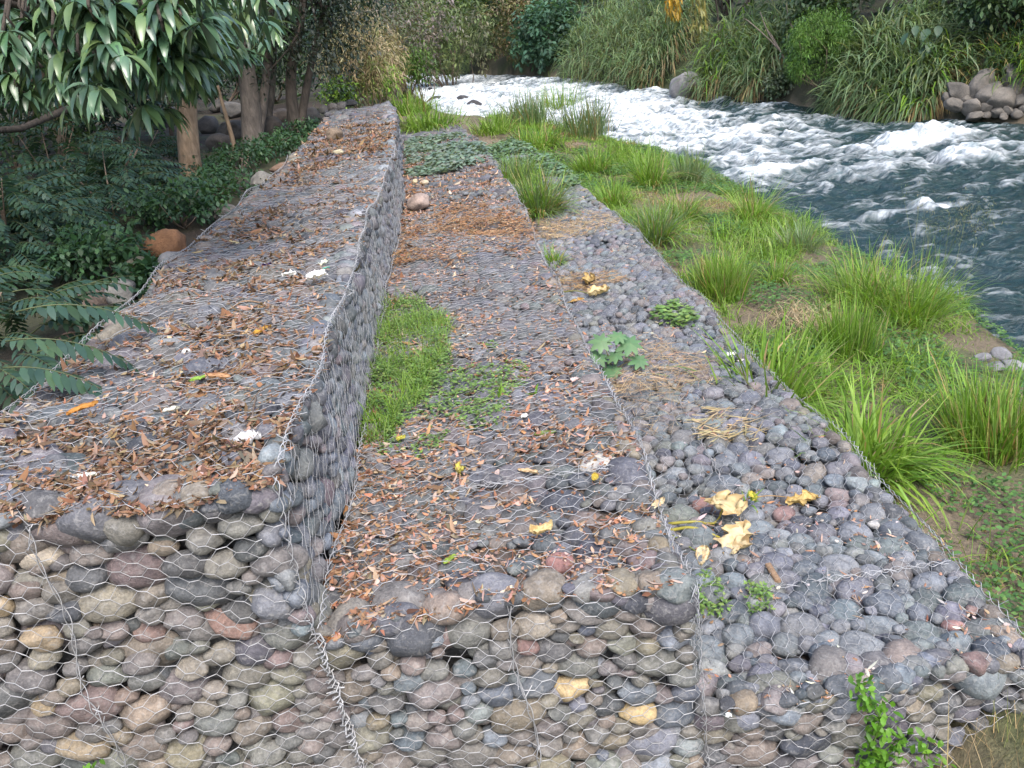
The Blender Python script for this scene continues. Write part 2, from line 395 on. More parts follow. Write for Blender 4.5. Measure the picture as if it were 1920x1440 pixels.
# ------------------------------------------------------------------ stones: prototypes shared by all cobbles
def ico(sub):
    bm = bmesh.new(); bmesh.ops.create_icosphere(bm, subdivisions=sub, radius=1.0)
    V = np.array([v.co[:] for v in bm.verts]); F = np.array([[v.index for v in f.verts] for f in bm.faces]); bm.free(); return V, F
ICO3, ICO2 = ico(3), ico(2)
def cobble_shape(base, seed, cuts=5, e=.85, amp=.10, keep=(.72, .95)):
    r = np.random.default_rng(seed); V = base.copy()
    V = np.sign(V)*np.abs(V)**e; V = V/np.linalg.norm(V, axis=1, keepdims=True)**.55
    for k in range(cuts):
        n = r.normal(size=3); n /= np.linalg.norm(n); c = r.uniform(*keep); q = V@n
        V = V-np.clip(q-c, 0, None)[:, None]*n*.8
    V = V*(1+amp*(fbm(V*1.3+seed*7.1, 2, seed)-.5)[:, None]*2)
    V -= (V.max(0)+V.min(0))/2; return V/((V.max(0)-V.min(0))/2)
NPROTO = 16
PSH = [dict(cuts=9, e=.84, amp=.14, keep=(.56, .86)) if i % 3 == 0 else dict(cuts=4+i % 4, e=.8+.03*(i % 5), amp=.12) for i in range(NPROTO)]
PV3 = [cobble_shape(ICO3[0], i, **PSH[i]) for i in range(NPROTO)]
PV2 = [cobble_shape(ICO2[0], i, **PSH[i]) for i in range(NPROTO)]
PM = []
for i in range(NPROTO):
    me = mesh_np('stone', PV3[i], ICO3[1], None, True); me.materials.append(M_STONE); PM.append(me)
def rotmats(rx, ry, rz):
    cx, sx, cy, sy, cz, sz = np.cos(rx), np.sin(rx), np.cos(ry), np.sin(ry), np.cos(rz), np.sin(rz); o = np.zeros_like(cx); i = o+1
    X = np.stack([i, o, o, o, cx, -sx, o, sx, cx], -1).reshape(-1, 3, 3); Yr = np.stack([cy, o, sy, o, i, o, -sy, o, cy], -1).reshape(-1, 3, 3)
    Zr = np.stack([cz, -sz, o, sz, cz, o, o, o, i], -1).reshape(-1, 3, 3); return Zr@Yr@X

def pack(w, h, rm, sd, an, seed, fill=.90, it=60):
    """stones spread over a w x h face: centres and radii, pushed apart; an squashes them along v"""
    r = np.random.default_rng(seed); H = h/an; rad = []; area = 0
    while area < fill*w*H:
        q = float(np.clip(rm*np.exp(r.normal(0, sd)), rm*.5, rm*2.1)); rad.append(q); area += math.pi*q*q
    rad = np.array(sorted(rad, reverse=True)); n = len(rad); p = np.stack([r.uniform(0, w, n), r.uniform(0, H, n)], 1)
    for k in range(it):
        d = p[:, None]-p[None]; D = np.sqrt((d**2).sum(-1))+1e-6; np.fill_diagonal(D, 9)
        o = np.clip((rad[:, None]+rad[None])*.96-D, 0, None); wgt = rad[None]**2/(rad[:, None]**2+rad[None]**2)
        p += ((d/D[..., None])*(o*wgt)[..., None]).sum(1)*.55
        m = np.minimum(rad*.75, .45*min(w, H)); p[:, 0] = np.clip(p[:, 0], m, w-m); p[:, 1] = np.clip(p[:, 1], m, H-m)
    return p[:, 0], p[:, 1]*an, rad

TOPC = [(.112, .119, .132), (.086, .093, .106), (.150, .156, .166), (.062, .068, .079), (.122, .123, .130), (.102, .109, .121), (.138, .117, .116), (.130, .126, .124), (.090, .093, .100), (.115, .122, .134), (.106, .110, .119)]  # blue-grey of the tops: blue skylight put into the stone colour
LOWC = [(c[0]*1.38, c[1]*1.45, c[2]*1.47) for c in TOPC]; SIDEC = [(c[0]*1.5, c[1]*1.55, c[2]*1.57) for c in TOPC]  # SIDEC: same stones lightened, open-sky light on the river side painted in
FRONTC = [(.172, .160, .144), (.190, .174, .152), (.150, .145, .138), (.092, .095, .102), (.195, .172, .142), (.160, .150, .136), (.176, .147, .133), (.175, .165, .152), (.132, .128, .124), (.205, .176, .138), (.152, .147, .140), (.160, .150, .138)]  # front stones: tan dust, without the skylight tint painted into the tops
def warp(P):
    P = np.array(P, float); y = P[..., 1].copy(); s = P
    P[..., 0] += bend(y)+.013*np.sin(s[..., 1]*2.1+s[..., 2]*2.3)+.009*np.sin(s[..., 1]*5.3+1.7)+.02*np.sin(s[..., 1]*.83)
    P[..., 2] += .022*np.sin(s[..., 0]*3.1+y*1.7)+.018*np.sin(y*3.7+s[..., 0]*1.3+.6)
    P[..., 1] += np.where(y < .5, .03*np.sin(s[..., 0]*4.3+s[..., 2]*3.1), 0)
    return P
class Face:
    """one face of a gabion tier: local (u, v, h) to the world"""
    def __init__(s, O, eu, ev, en, w, h, res=.02):
        s.O, s.eu, s.ev, s.en, s.w, s.h, s.res = map(np.asarray, (O, eu, ev, en, w, h, res)); s.w = float(w); s.h = float(h); s.res = float(res)
        s.nu, s.nv = int(s.w/s.res)+2, int(s.h/s.res)+2; s.H = np.full((s.nu, s.nv), -.09)
        s.R = np.stack([s.eu, s.ev, s.en], 1).astype(float)
    def xyz(s, u, v, h): return warp(s.O+np.multiply.outer(u, s.eu)+np.multiply.outer(v, s.ev)+np.multiply.outer(h, s.en))
    def splat(s, u, v, h, a, b, c, th):
        for i in range(len(u)):
            R = max(a[i], b[i]); i0, i1 = max(0, int((u[i]-R)/s.res)), min(s.nu, int((u[i]+R)/s.res)+2); j0, j1 = max(0, int((v[i]-R)/s.res)), min(s.nv, int((v[i]+R)/s.res)+2)
            if i1 <= i0 or j1 <= j0: continue
            du = np.arange(i0, i1)*s.res-u[i]; dv = np.arange(j0, j1)*s.res-v[i]; ct, st = math.cos(th[i]), math.sin(th[i])
            A = (du[:, None]*ct+dv[None]*st)/a[i]; B = (-du[:, None]*st+dv[None]*ct)/b[i]; q = np.sqrt(np.clip(1-A*A-B*B, 0, None))
            s.H[i0:i1, j0:j1] = np.maximum(s.H[i0:i1, j0:j1], np.where(q > 0, h[i]+c[i]*q, -9))
    def drape(s):
        H = s.H.copy()
        for ax in (0, 1):
            for k in (1, 2):
                H = np.maximum(H, np.maximum(np.roll(s.H, k, ax), np.roll(s.H, -k, ax)))
        for _ in range(3):
            H = (H+np.roll(H, 1, 0)+np.roll(H, -1, 0)+np.roll(H, 1, 1)+np.roll(H, -1, 1))/5
        s.D = np.clip(H, -.06, .05)
    def at(s, u, v, M=None):
        M = s.H if M is None else M
        return M[np.clip((u/s.res).astype(int), 0, s.nu-1), np.clip((v/s.res).astype(int), 0, s.nv-1)]

STONES = {}      # tier -> list of dicts of arrays
def fill_face(tier, face, rm, sd, an, pal, seed, chunk=2.6, along='v', depth=.75, spin=.25, sink=.012, second=True):
    tot = face.h if along == 'v' else face.w; nch = max(1, round(tot/chunk)); cl = tot/nch; rec = []
    for k in range(nch):
        for layer in ((0, 1) if second else (0,)):
            w_, h_ = (face.w, cl) if along == 'v' else (cl, face.h)
            u, v, r = pack(w_, h_, rm*(1 if layer == 0 else 1.1), sd, an, seed*100+k*2+layer, (.92 if an < .8 else .86) if layer == 0 else .75, 70 if layer == 0 else 12)
            if along == 'v': v = v+k*cl
            else: u = u+k*cl
            n = len(u); a = r*U(.97, 1.16, n); b = r*an*U(.92, 1.12, n); c = np.minimum(a, b)*depth*U(.85, 1.2, n)/max(an, .7)
            th = U(-spin, spin, n); h = -c*U(.75, 1.05, n)+U(-sink, sink, n)-(.05 if layer else 0)
            if layer == 0: face.splat(u, v, h, a, b, c, th)
            T = rotmats(U(-.16, .16, n), U(-.16, .16, n), th); Rw = face.R@T
            rec.append(dict(P=face.xyz(u, v, h), R=Rw, A=np.stack([a, b, c], 1), C=pick(pal, n, .16), n=np.tile(face.en.astype(float), (n, 1)), layer=np.full(n, layer)))
    STONES.setdefault(tier, []).append({k: np.concatenate([q[k] for q in rec]) for k in rec[0]})
    face.drape()

ex, ey, ez = np.eye(3)
XA0, XA1, XB1, XC1, ZA, ZB, ZC, ZG = -1.69, 0.0, 1.69, 3.42, 0.0, -.8, -1.6, -2.42
FACES = {}
def face(key, *a, **k): FACES[key] = Face(*a, **k); return FACES[key]
LEN = WALL_END
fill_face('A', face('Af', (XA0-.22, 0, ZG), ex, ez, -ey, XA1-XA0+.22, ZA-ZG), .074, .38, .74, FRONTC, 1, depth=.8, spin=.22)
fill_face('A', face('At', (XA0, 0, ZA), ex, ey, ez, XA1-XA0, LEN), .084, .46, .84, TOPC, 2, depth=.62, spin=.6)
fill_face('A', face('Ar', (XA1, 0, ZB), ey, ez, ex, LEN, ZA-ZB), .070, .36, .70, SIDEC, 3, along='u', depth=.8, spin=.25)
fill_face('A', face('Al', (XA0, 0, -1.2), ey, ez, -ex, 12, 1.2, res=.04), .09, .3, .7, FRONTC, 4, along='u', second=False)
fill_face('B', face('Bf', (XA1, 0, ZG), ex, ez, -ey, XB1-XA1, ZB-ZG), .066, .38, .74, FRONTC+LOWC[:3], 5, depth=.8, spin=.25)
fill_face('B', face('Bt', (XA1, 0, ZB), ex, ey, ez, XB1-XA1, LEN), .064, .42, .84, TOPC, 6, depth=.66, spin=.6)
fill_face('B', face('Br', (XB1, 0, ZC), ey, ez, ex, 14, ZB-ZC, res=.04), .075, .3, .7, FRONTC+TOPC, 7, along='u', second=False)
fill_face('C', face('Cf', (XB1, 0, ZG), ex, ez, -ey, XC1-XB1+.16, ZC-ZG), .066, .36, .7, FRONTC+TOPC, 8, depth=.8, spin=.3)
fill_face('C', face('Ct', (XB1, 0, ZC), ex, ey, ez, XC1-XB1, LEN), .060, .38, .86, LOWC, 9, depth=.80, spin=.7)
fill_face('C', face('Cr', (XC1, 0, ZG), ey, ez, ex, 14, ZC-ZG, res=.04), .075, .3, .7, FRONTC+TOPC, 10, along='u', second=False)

TIERS = {}
for key, label, x in (('A', 'tallest tier of the stepped gabion wall, stone-filled wire cages littered with brown leaves', -.85),
                      ('B', 'middle tier of the stepped gabion wall with a green weed patch on top', .85),
                      ('C', 'lowest tier of the stepped gabion wall beside the grassy river bank', 2.5)):
    TIERS[key] = empty('gabion_tier', (x, 0, ZG), label, 'gabion wall', 'tiers of the stepped gabion wall')

SPECIAL = [('B', 1180, 1335, 'Bf', (.46, .35, .19), 1.0), ('B', 1078, 1297, 'Bf', (.42, .32, .18), 1.0), ('A', 38, 1050, 'Af', (.46, .40, .32), .62), ('A', 20, 1142, 'Af', (.30, .23, .14), 1.0),
           ('A', 75, 1212, 'Af', (.31, .245, .165), .9), ('A', 258, 1200, 'Af', (.185, .13, .115), .7), ('A', 70, 1310, 'Af', (.27, .215, .14), 1.1), ('A', 150, 1370, 'Af', (.22, .18, .125), 1.2), ('A', 130, 1125, 'Af', (.07, .075, .085), 1.35),
           ('A', 450, 1155, 'Af', (.23, .15, .125), .9), ('B', 980, 1195, 'Bf', (.20, .13, .12), 1.0), ('B', 1060, 1072, 'Bt', (.24, .13, .12), 1.0), ('B', 1148, 868, 'Bt', (.50, .48, .44), .9), ('B', 1005, 1155, 'Bf', (.27, .24, .20), 1.1),
           ('C', 1835, 1275, 'Ct', (.15, .105, .10), 1.25), ('C', 1450, 1255, 'Ct', (.13, .13, .145), 1.35), ('C', 1622, 990, 'Ct', (.45, .44, .42), .6), ('C', 1310, 945, 'Ct', (.25, .15, .14), 1.1), ('C', 1475, 975, 'Ct', (.21, .14, .135), 1.2), ('C', 1790, 1165, 'Ct', (.27, .16, .15), 1.0),
           ('C', 1830, 1130, 'Ct', (.22, .15, .14), 1.1), ('C', 1690, 1060, 'Ct', (.2, .21, .23), 1.0), ('A', 310, 860, 'At', (.055, .06, .07), 1.2), ('A', 245, 935, 'Af', (.2, .2, .2), 1.1)]
for key in 'ABC':
    S = {k: np.concatenate([q[k] for q in STONES[key]]) for k in STONES[key][0]}; root = TIERS[key]; rl = np.array(root.location)
    px, py, dz = project(S['P'])
    for (tk, sx, sy, fk, c, sc) in SPECIAL:
        if tk != key: continue
        q = np.where((S['n']@FACES[fk].en.astype(float) > .9) & (S['layer'] == 0), np.hypot(px-sx, py-sy), 1e9); i = int(np.argmin(q)); S['C'][i] = c; S['A'][i] *= sc
    facing = ((CAM-S['P'])*S['n']).sum(1) > 0
    vis = facing & (dz > .3) & (px > -20) & (px < 1940) & (py > -20) & (py < 1460) & (S['layer'] == 0)
    size = np.where(vis, S['A'][:, 0]/np.maximum(dz, .1), 0); order = np.argsort(-size); near = order[:300]
    kind = RNG.integers(0, NPROTO, len(size))
    for i in near:
        o = bpy.data.objects.new('stone', PM[kind[i]]); COL.objects.link(o); o.parent = root
        M = np.eye(4); M[:3, :3] = S['R'][i]@np.diag(S['A'][i]); M[:3, 3] = S['P'][i]-rl; o.matrix_local = Matrix(M.tolist())
        o.color = (*S['C'][i], 1)
    rest = order[300:]; g = G()
    for lod, (PV, F) in (('hi', (PV3, ICO3[1])), ('lo', (PV2, ICO2[1]))):
        hi = size[rest]*F_PX > 15.0; sel = rest[hi] if lod == 'hi' else rest[~hi]
        for k in range(NPROTO):
            ii = sel[kind[sel] == k]
            if not len(ii): continue
            Vv = np.einsum('nij,mj,nj->nmi', S['R'][ii], PV[k], S['A'][ii])+S['P'][ii][:, None]
            FF = (F[None]+(np.arange(len(ii))*len(PV[k]))[:, None, None]).reshape(-1, 3)
            g.add(Vv.reshape(-1, 3), FF, np.repeat(S['C'][ii], len(PV[k]), 0))
    tag(g.build('stone_fill', M_STONE_FILL, root, True), kind='stuff').location = -rl

# inner fill and the soil that has washed in between the stones
def prism(xa, xb, za, zb, y0, y1, inset=.13):
    yy = np.linspace(y0+inset, y1, 40); V = []
    for y in yy: V += [(xa+inset, y, za), (xb-inset, y, za), (xb-inset, y, zb-inset), (xa+inset, y, zb-inset)]
    V = warp(np.array(V)); F = []
    for i in range(len(yy)-1):
        for j in range(4):
            a, b = i*4+j, i*4+(j+1) % 4; F.append((a, b, b+4, a+4))
    F += [(0, 1, 2, 3), tuple(len(V)-4+k for k in (3, 2, 1, 0))]
    return V, np.array(F)
for key, xa, xb, zt in (('A', XA0, XA1, ZA), ('B', XA1, XB1, ZB), ('C', XB1, XC1, ZC)):
    V, F = prism(xa, xb, ZG, zt, 0, LEN)
    o = obj('inner_fill', mesh_np('inner_fill', V, F, np.tile([.05, .05, .05], (len(V), 1))), M_STONE_FILL, TIERS[key]); o.location = -TIERS[key].location
    f = FACES[key+'t']; uu = np.linspace(.03, f.w-.03, 60); vv = np.linspace(.05, f.h, 560); Ug, Vg = np.meshgrid(uu, vv, indexing='ij')
    base = {'A': -.046, 'B': -.055, 'C': -.12}[key]
    hg = base+.03*(fbm(np.stack([Ug, Vg], -1)*4.0, 4, 77)-.5)-.10*(1-sstep(0, .12, np.minimum(Ug, f.w-Ug) if key == 'A' else f.w-Ug))-.10*(1-sstep(0, .14, Vg))
    P = f.xyz(Ug, Vg, hg).reshape(-1, 3); nv = len(vv)
    I, J = np.meshgrid(np.arange(len(uu)-1), np.arange(nv-1), indexing='ij'); I = I.ravel(); J = J.ravel()
    o = obj('soil_fill', mesh_np('soil_fill', P, np.stack([I*nv+J, (I+1)*nv+J, (I+1)*nv+J+1, I*nv+J+1], 1), None, True), M_SOIL, TIERS[key]); o.location = -TIERS[key].location

# ------------------------------------------------------------------ hexagonal wire netting, draped over the stones
def rods(P, Q, r, ns=3):
    n = len(P); d = norm(Q-P); ref = np.where(np.abs(d[:, 2:3]) < .9, np.array([[0, 0, 1.]]), np.array([[1., 0, 0]]))
    a = norm(np.cross(d, ref)); b = np.cross(d, a); V = []; r = np.broadcast_to(r, n)[:, None]
    for E_ in (P-d*r*.5, Q+d*r*.5):
        for k in range(ns):
            t = 2*np.pi*k/ns; V.append(E_+a*r*math.cos(t)+b*r*math.sin(t))
    V = np.stack(V, 1).reshape(-1, 3); F = []
    for k in range(ns):
        k2 = (k+1) % ns; F += [(k, k2, ns+k2), (k, ns+k2, ns+k)]
    return V, (np.array(F)[None]+(np.arange(n)*2*ns)[:, None, None]).reshape(-1, 3)
def netting(g, f, u0, u1, v0, v1, axis='u', off=0.0, rw=.0016, rt=.0026, lift=.006, a=.080, tl=.042, dl=.040, seed=0, jit=.007):
    """twists run along `axis`; a is the spacing across, tl/dl the twist and diagonal lengths"""
    (p0, p1, q0, q1) = (u0, u1, v0, v1) if axis == 'u' else (v0, v1, u0, u1)
    Pd = 2*(tl+dl); ni, nk = int((p1-p0)/Pd)+1, int((q1-q0)/(a/2))+1
    I, K = np.meshgrid(np.arange(ni), np.arange(nk), indexing='ij')
    ctr_p = p0+off+I*Pd+np.where(K % 2, Pd/2, 0); ctr_q = q0+off*.6+K*a/2
    def disp(p, q):
        Z = np.stack([p*3.0, q*3.0], -1); Z2 = np.stack([p*37.7, q*51.3], -1)
        return p+.05*(fbm(Z, 2, 50+seed)-.5)+jit*(vnoise(Z2, 60+seed)-.5)*2, q+.05*(fbm(Z+9.1, 2, 52+seed)-.5)+jit*(vnoise(Z2+5.5, 61+seed)-.5)*2
    def W(p, q):
        p, q = disp(p, q); p = np.clip(p, p0, p1); q = np.clip(q, q0, q1)
        u, v = (p, q) if axis == 'u' else (q, p)
        return f.xyz(u, v, f.at(u, v, f.D)+lift)
    Lp, Rp = W(ctr_p-tl/2, ctr_q), W(ctr_p+tl/2, ctr_q)
    ok = (ctr_p < p1+.02) & (ctr_q < q1+.02)
    V, F = rods(Lp[ok], Rp[ok], rt); g.add(V, F, (.5, .5, .5))
    for dq in (-a/2, a/2):     # right end of a twist to the left end of the next column's twists
        T2 = W(ctr_p+Pd/2-tl/2, ctr_q+dq); k2 = ok & (ctr_q+dq > q0-.01) & (ctr_q+dq < q1+.01) & (ctr_p+Pd/2-tl/2 < p1+.02)
        V, F = rods(Rp[k2], T2[k2], rw); g.add(V, F, (.5, .5, .5))
g = G(); fA = FACES['Af']; netting(g, fA, 0, fA.w, 0, fA.h, seed=1); f = FACES['At']; netting(g, f, 0, f.w, 0, 9, seed=2, rw=.0014, rt=.0022)
f = FACES['Ar']; netting(g, f, 0, 11, 0, f.h, 'v', seed=3, rw=.0013, rt=.0021); pass
g.build('wire_netting', M_WIRE, TIERS['A']).location = -TIERS['A'].location
g = G(); f = FACES['Bf']; netting(g, f, 0, f.w, 0, f.h, seed=5); f = FACES['Bt']; netting(g, f, 0, f.w, 0, 9, seed=6, rw=.0014, rt=.0022); f = FACES['Br']; netting(g, f, 0, 8, 0, f.h, 'v', seed=7)
g.build('wire_netting', M_WIRE, TIERS['B']).location = -TIERS['B'].location
g = G(); f = FACES['Cf']; netting(g, f, 0, f.w, 0, f.h, seed=8); f = FACES['Ct']; netting(g, f, 0, f.w, 0, 9, 'v', seed=9, rw=.0013, rt=.002); f = FACES['Cr']; netting(g, f, 0, 8, 0, f.h, 'v', seed=10)
g.build('wire_netting', M_WIRE, TIERS['C']).location = -TIERS['C'].location
def lacing(key, pts, r=.0028, spread=.009, turns=7, spurs=10, n=None, name='lacing_wire'):
    """two strands wound along a seam, with cut wire ends"""
    pts = np.asarray(pts, float); Ls = np.linalg.norm(np.diff(pts, axis=0), axis=1).sum(); n = n or int(Ls*60)+8; P = spline(pts, n)
    T = norm(np.gradient(P, axis=0)); a = norm(np.cross(T, [.3, .5, .8])); b = np.cross(T, a); g = G(); t = np.linspace(0, 1, n)
    for k in range(2):
        ph = t*turns*Ls*2*np.pi+k*np.pi; wob = spread*(1+.5*np.sin(t*37+k))
        q = P+a*(np.cos(ph)*wob)[:, None]+b*(np.sin(ph)*wob)[:, None]+.006*(vnoise(P*25+k*9, 5)[:, None]-.5)*T
        V, F = rods(q[:-1], q[1:], r); g.add(V, F, (.5, .5, .5))
    ns = int(spurs*Ls); ii = RNG.integers(0, n, ns); d = norm(RNG.normal(size=(ns, 3))-T[ii]*.5)
    V, F = rods(P[ii], P[ii]+d*U(.02, .07, (ns, 1)), r*.85); g.add(V, F, (.5, .5, .5))
    g.build(name, M_WIRE, TIERS[key]).location = -TIERS[key].location
def edge_line(x, z, y0, y1, dx=.01, dz=.012, n=60):
    y = np.linspace(y0, y1, n); return warp(np.stack([np.full(n, x+dx), y, np.full(n, z+dz)], 1))
lacing('A', edge_line(0, 0, .02, 11), spurs=16, spread=.012); lacing('A', edge_line(XA0, 0, .02, 11, -.01), spurs=10)
lacing('A', warp(np.array([(0.0, -.02, z) for z in np.linspace(.0, -.8, 14)])), spread=.012)
lacing('A', warp(np.array([(0.015, -.035, z) for z in np.linspace(-.78, ZG, 20)])), r=.005, spread=.018, turns=14, spurs=26)
lacing('A', edge_line(.02, -.79, .0, 8), spurs=8)
lacing('A', warp(np.array([(-1.02+.02*math.sin(z*9), -.03, z) for z in np.linspace(-.05, ZG, 24)])), r=.003, spread=.008, turns=4, spurs=10)
lacing('B', warp(np.array([(.86+.02*math.sin(z*7), -.03, z) for z in np.linspace(-.85, ZG, 20)])), r=.003, spread=.007, turns=4, spurs=8)
lacing('B', warp(np.array([(x, -.03, -2.0+.02*math.sin(x*9)) for x in np.linspace(.45, 1.05, 20)])), r=.003, spread=.02, turns=6, spurs=30)
lacing('B', edge_line(XB1, ZB, .02, 11), spurs=10, spread=.010); lacing('B', warp(np.array([(XB1+.01, -.02, z) for z in np.linspace(-.8, ZG, 20)])), spurs=14)
lacing('C', edge_line(XC1, ZC, .02, 11), spurs=8, spread=.010)
p0, p1 = atz(1440, 1110, ZC), atz(1780, 1060, ZC)
lacing('C', [p0+(0, 0, .02), (p0+p1)/2+(0, 0, .03), p1+(0, 0, .02)], r=.0026, spread=.012, turns=7, spurs=40)
lacing('C', [atz(x, y, ZC)+np.array([0, 0, .02]) for x, y in ((1275, 750), (1320, 840), (1385, 960), (1420, 1060), (1440, 1110))], spurs=10, spread=.01)
p0, p1 = atz(850, 925, ZB), atz(1195, 875, ZB)
lacing('B', [p0+(0, 0, .02), (p0+p1)/2+(0, 0, .025), p1+(0, 0, .02)], r=.0022, spread=.010, turns=6, spurs=30)

# ------------------------------------------------------------------ trees and boulders left of the wall
def leafcloud(g, C, per, spread, L, W, pal, prof='leaf2', droop=.4, up=.1, jit=.2, fold=0.0, out=None):
    """leaves around the clump centres C"""
    C = np.repeat(np.atleast_2d(C), per, 0); n = len(C); d = norm(RNG.normal(size=(n, 3))); P = C+d*spread*(U(.1, 1, (n, 1))**.6)
    D = norm(d+RNG.normal(size=(n, 3))*.5+np.array([0, 0, up])+(0 if out is None else np.repeat(out, per, 0)))
    k = pick(pal, max(1, n//per), jit); col = np.repeat(k, per, 0)[:n]*(1+U(-.2, .2, (n, 1)))
    g.add(*ribbons(P, D, L*U(.6, 1.15, n), W*U(.7, 1.15, n), prof, droop, fold, col))
def ellip(c, R, n, shell=.55, zmin=-.8):
    d = sphdir(n, zmin); return np.asarray(c)+d*np.asarray(R)*(U(shell, 1, (n, 1)))*(1+.25*(fbm(d*2.2+np.asarray(c)*3, 2, 8)[:, None]-.5)*2)
def limbs(g, a, tips, r0, col=(1, 1, 1)):
    for tpt in tips:
        m = (np.asarray(a)+tpt)/2+RNG.normal(size=3)*.12*np.linalg.norm(tpt-a); V, F = tube(spline([a, m, tpt], 7), np.linspace(r0, r0*.18, 7), 6); g.add(V, F, col)
def bush(name, label, cat, base, c, R, ncl, per, spread, L, W, pal, mat=None, droop=.4, prof='leaf2', up=.1, group=None, bark=None, stems=5, shell=.5, zmin=-.5, fol='foliage'):
    base = np.asarray(base, float); root = empty(name, base, label, cat, group); C = ellip(c, R, ncl, shell, zmin); C[:, 2] = np.maximum(C[:, 2], base[2]+.03)
    g = G(); leafcloud(g, C, per, spread, L, W, pal, prof, droop, up); g.build(fol, mat or M_LEAF, root).location = -base
    g = G(); limbs(g, base-np.array([0, 0, .05]), C[RNG.integers(0, ncl, stems)], max(.012, .02*max(R))); g.build('stem', bark or M_TWIG, root, True).location = -base
    return root
def trunk_px(pts, base, rad, n=14):
    d0 = np.linalg.norm(base-CAM); P = [base-np.array([0, 0, .15])]+[atd(x, y, d0+dd) for x, y, dd in pts]
    q = spline(P, n); return q, np.interp(np.linspace(0, 1, n), np.linspace(0, 1, len(rad)), rad)
def tree(name, label, basepx, polys, bark, crowns, group='trees in the wood left of the wall', flare=1.5, lift=0.0):
    """polys: list of (pixel polyline, radii); crowns: list of leaf clouds"""
    base = hit(*basepx); root = empty(name, base, label, 'tree', group)
    g = G(); tops = []
    for pts, rad in polys:
        q, r = trunk_px(pts, base, rad); r = r.copy(); r[0] *= flare; V, F = tube(q, r, 12, .05); g.add(V, F, (1, 1, 1)); tops.append(q[-1])
    gc = G(); gb = G()
    for c, R, ncl, per, spread, L, W, pal, droop, pr in crowns:
        C = ellip(c, R, ncl, .35, -.9); leafcloud(gc, C, per, spread, L, W, pal, pr, droop, .0)
        limbs(gb, tops[0], C[RNG.integers(0, ncl, 9)], .06)
    tr = g.build('trunk', bark, root, True); tr.location = -base
    if crowns: gb.build('boughs', bark, tr, True); gc.build('crown', M_LEAF, root).location = -base
    return root, base, tops
DKGREEN = [(.017, .036, .022), (.024, .050, .030), (.015, .031, .024), (.030, .057, .028)]
MIDGREEN = [(.055, .10, .045), (.072, .125, .052), (.042, .082, .042), (.088, .135, .058)]
BLUEGREEN = [(.040, .084, .064), (.052, .105, .076), (.032, .070, .055), (.058, .112, .062), (.035, .075, .04)]
MANGO = [(.070, .135, .080), (.09, .165, .092), (.058, .112, .068), (.11, .175, .07)]

# mango tree with long drooping leaves
mb = hit(362, 340); root = empty('mango_tree', mb, 'mango tree with a tan trunk and long drooping glossy leaves hanging before it', 'tree', 'trees in the wood left of the wall')
g = G(); q, r = trunk_px([(356, 300, 0), (350, 215, 0), (345, 120, 0), (340, 20, 0)], mb, [.25, .215, .2, .2, .17]); V, F = tube(q, r, 14, .04); g.add(V, F, (1, 1, 1)); top = q[-4]
clus = [(60, 40, 8), (150, 5, 6.8), (185, 45, 6.6), (205, 85, 6.5), (120, 100, 7.4), (75, 130, 8.5), (30, 90, 8), (205, 150, 7.2), (310, 5, 6.4), (320, 35, 6.4), (290, 85, 6.5), (335, 110, 6.6), (290, 140, 7), (365, 140, 7.2), (345, 60, 6.5),
        (400, 35, 7.6), (425, 10, 8.6), (425, 65, 8.4), (455, 30, 9.5), (478, 5, 10), (395, 95, 7.6), (240, 15, 7), (245, 55, 7.4), (15, 20, 8.2), (150, 165, 9.5), (385, 20, 7), (270, 30, 6.7), (110, 30, 7.8), (215, 10, 6.6), (360, 90, 7), (165, 120, 7.2),
        (375, 0, 7.2), (440, 40, 8.8), (465, 60, 9.8), (50, 175, 9), (100, 65, 7.6), (490, 35, 10.5), (445, 95, 9.2), (345, -25, 6.6), (300, -40, 6.6), (180, -30, 6.8), (420, -30, 8), (265, 110, 6.9), (230, 120, 7.3), (310, 70, 6.4), (180, 15, 6.7), (40, 60, 8), (135, 55, 7.3), (90, 10, 7.6), (320, 130, 6.8), (380, 60, 7), (410, 80, 7.9), (60, 100, 8), (130, 140, 8.2), (190, 110, 7), (295, 20, 6.5), (350, 150, 7.3), (100, 150, 9), (20, 140, 9)]
C = np.array([atd(*c) for c in clus]); gl = G()
def mango_cluster(c, n, L):
    a = U(0, 2*np.pi, n); el = U(-.5, .55, n); D = np.stack([np.cos(a)*np.cos(el), np.sin(a)*np.cos(el), np.sin(el)], 1)
    col = pick(MANGO, n, .2)
    gl.add(*ribbons(c+D*.01, D, L*U(.7, 1.1, n), .082*L/.36*U(.85, 1.2, n), 'leaf5', U(1.0, 2.4, n), .28, col, curl=U(-.15, .15, n)))
for c in C: mango_cluster(c, int(U(14, 20)), .29)
for c in C+RNG.normal(size=C.shape)*np.array([.22, .3, .12]): mango_cluster(c, int(U(10, 14)), .27)
C2 = ellip(mb+np.array([-1.0, -5.5, 4.9]), (5.0, 9.5, 2.0), 640, .3); C2 = C2[(C2[:, 2] > 2.9) & (C2[:, 0] < -1.9)]  # unseen upper crown, stretched toward the camera to shade the left wood
for c in C2: mango_cluster(c, 12, .40)
C3 = ellip(mb+np.array([-.3, .3, 3.2]), (1.7, 1.7, 1.0), 50, .2)
for c in C3: mango_cluster(c, 10, .33)
gb = G(); limbs(gb, top, C2[C2[:, 2] > 4.6][::10], .07)
hub = (top+C.mean(0))/2+np.array([0, 0, 1.9]); V, F = tube(spline([top-np.array([0, 0, .4]), (top+hub)/2+np.array([0, 0, .5]), hub], 8), np.linspace(.13, .07, 8), 8); gb.add(V, F, (1, 1, 1))
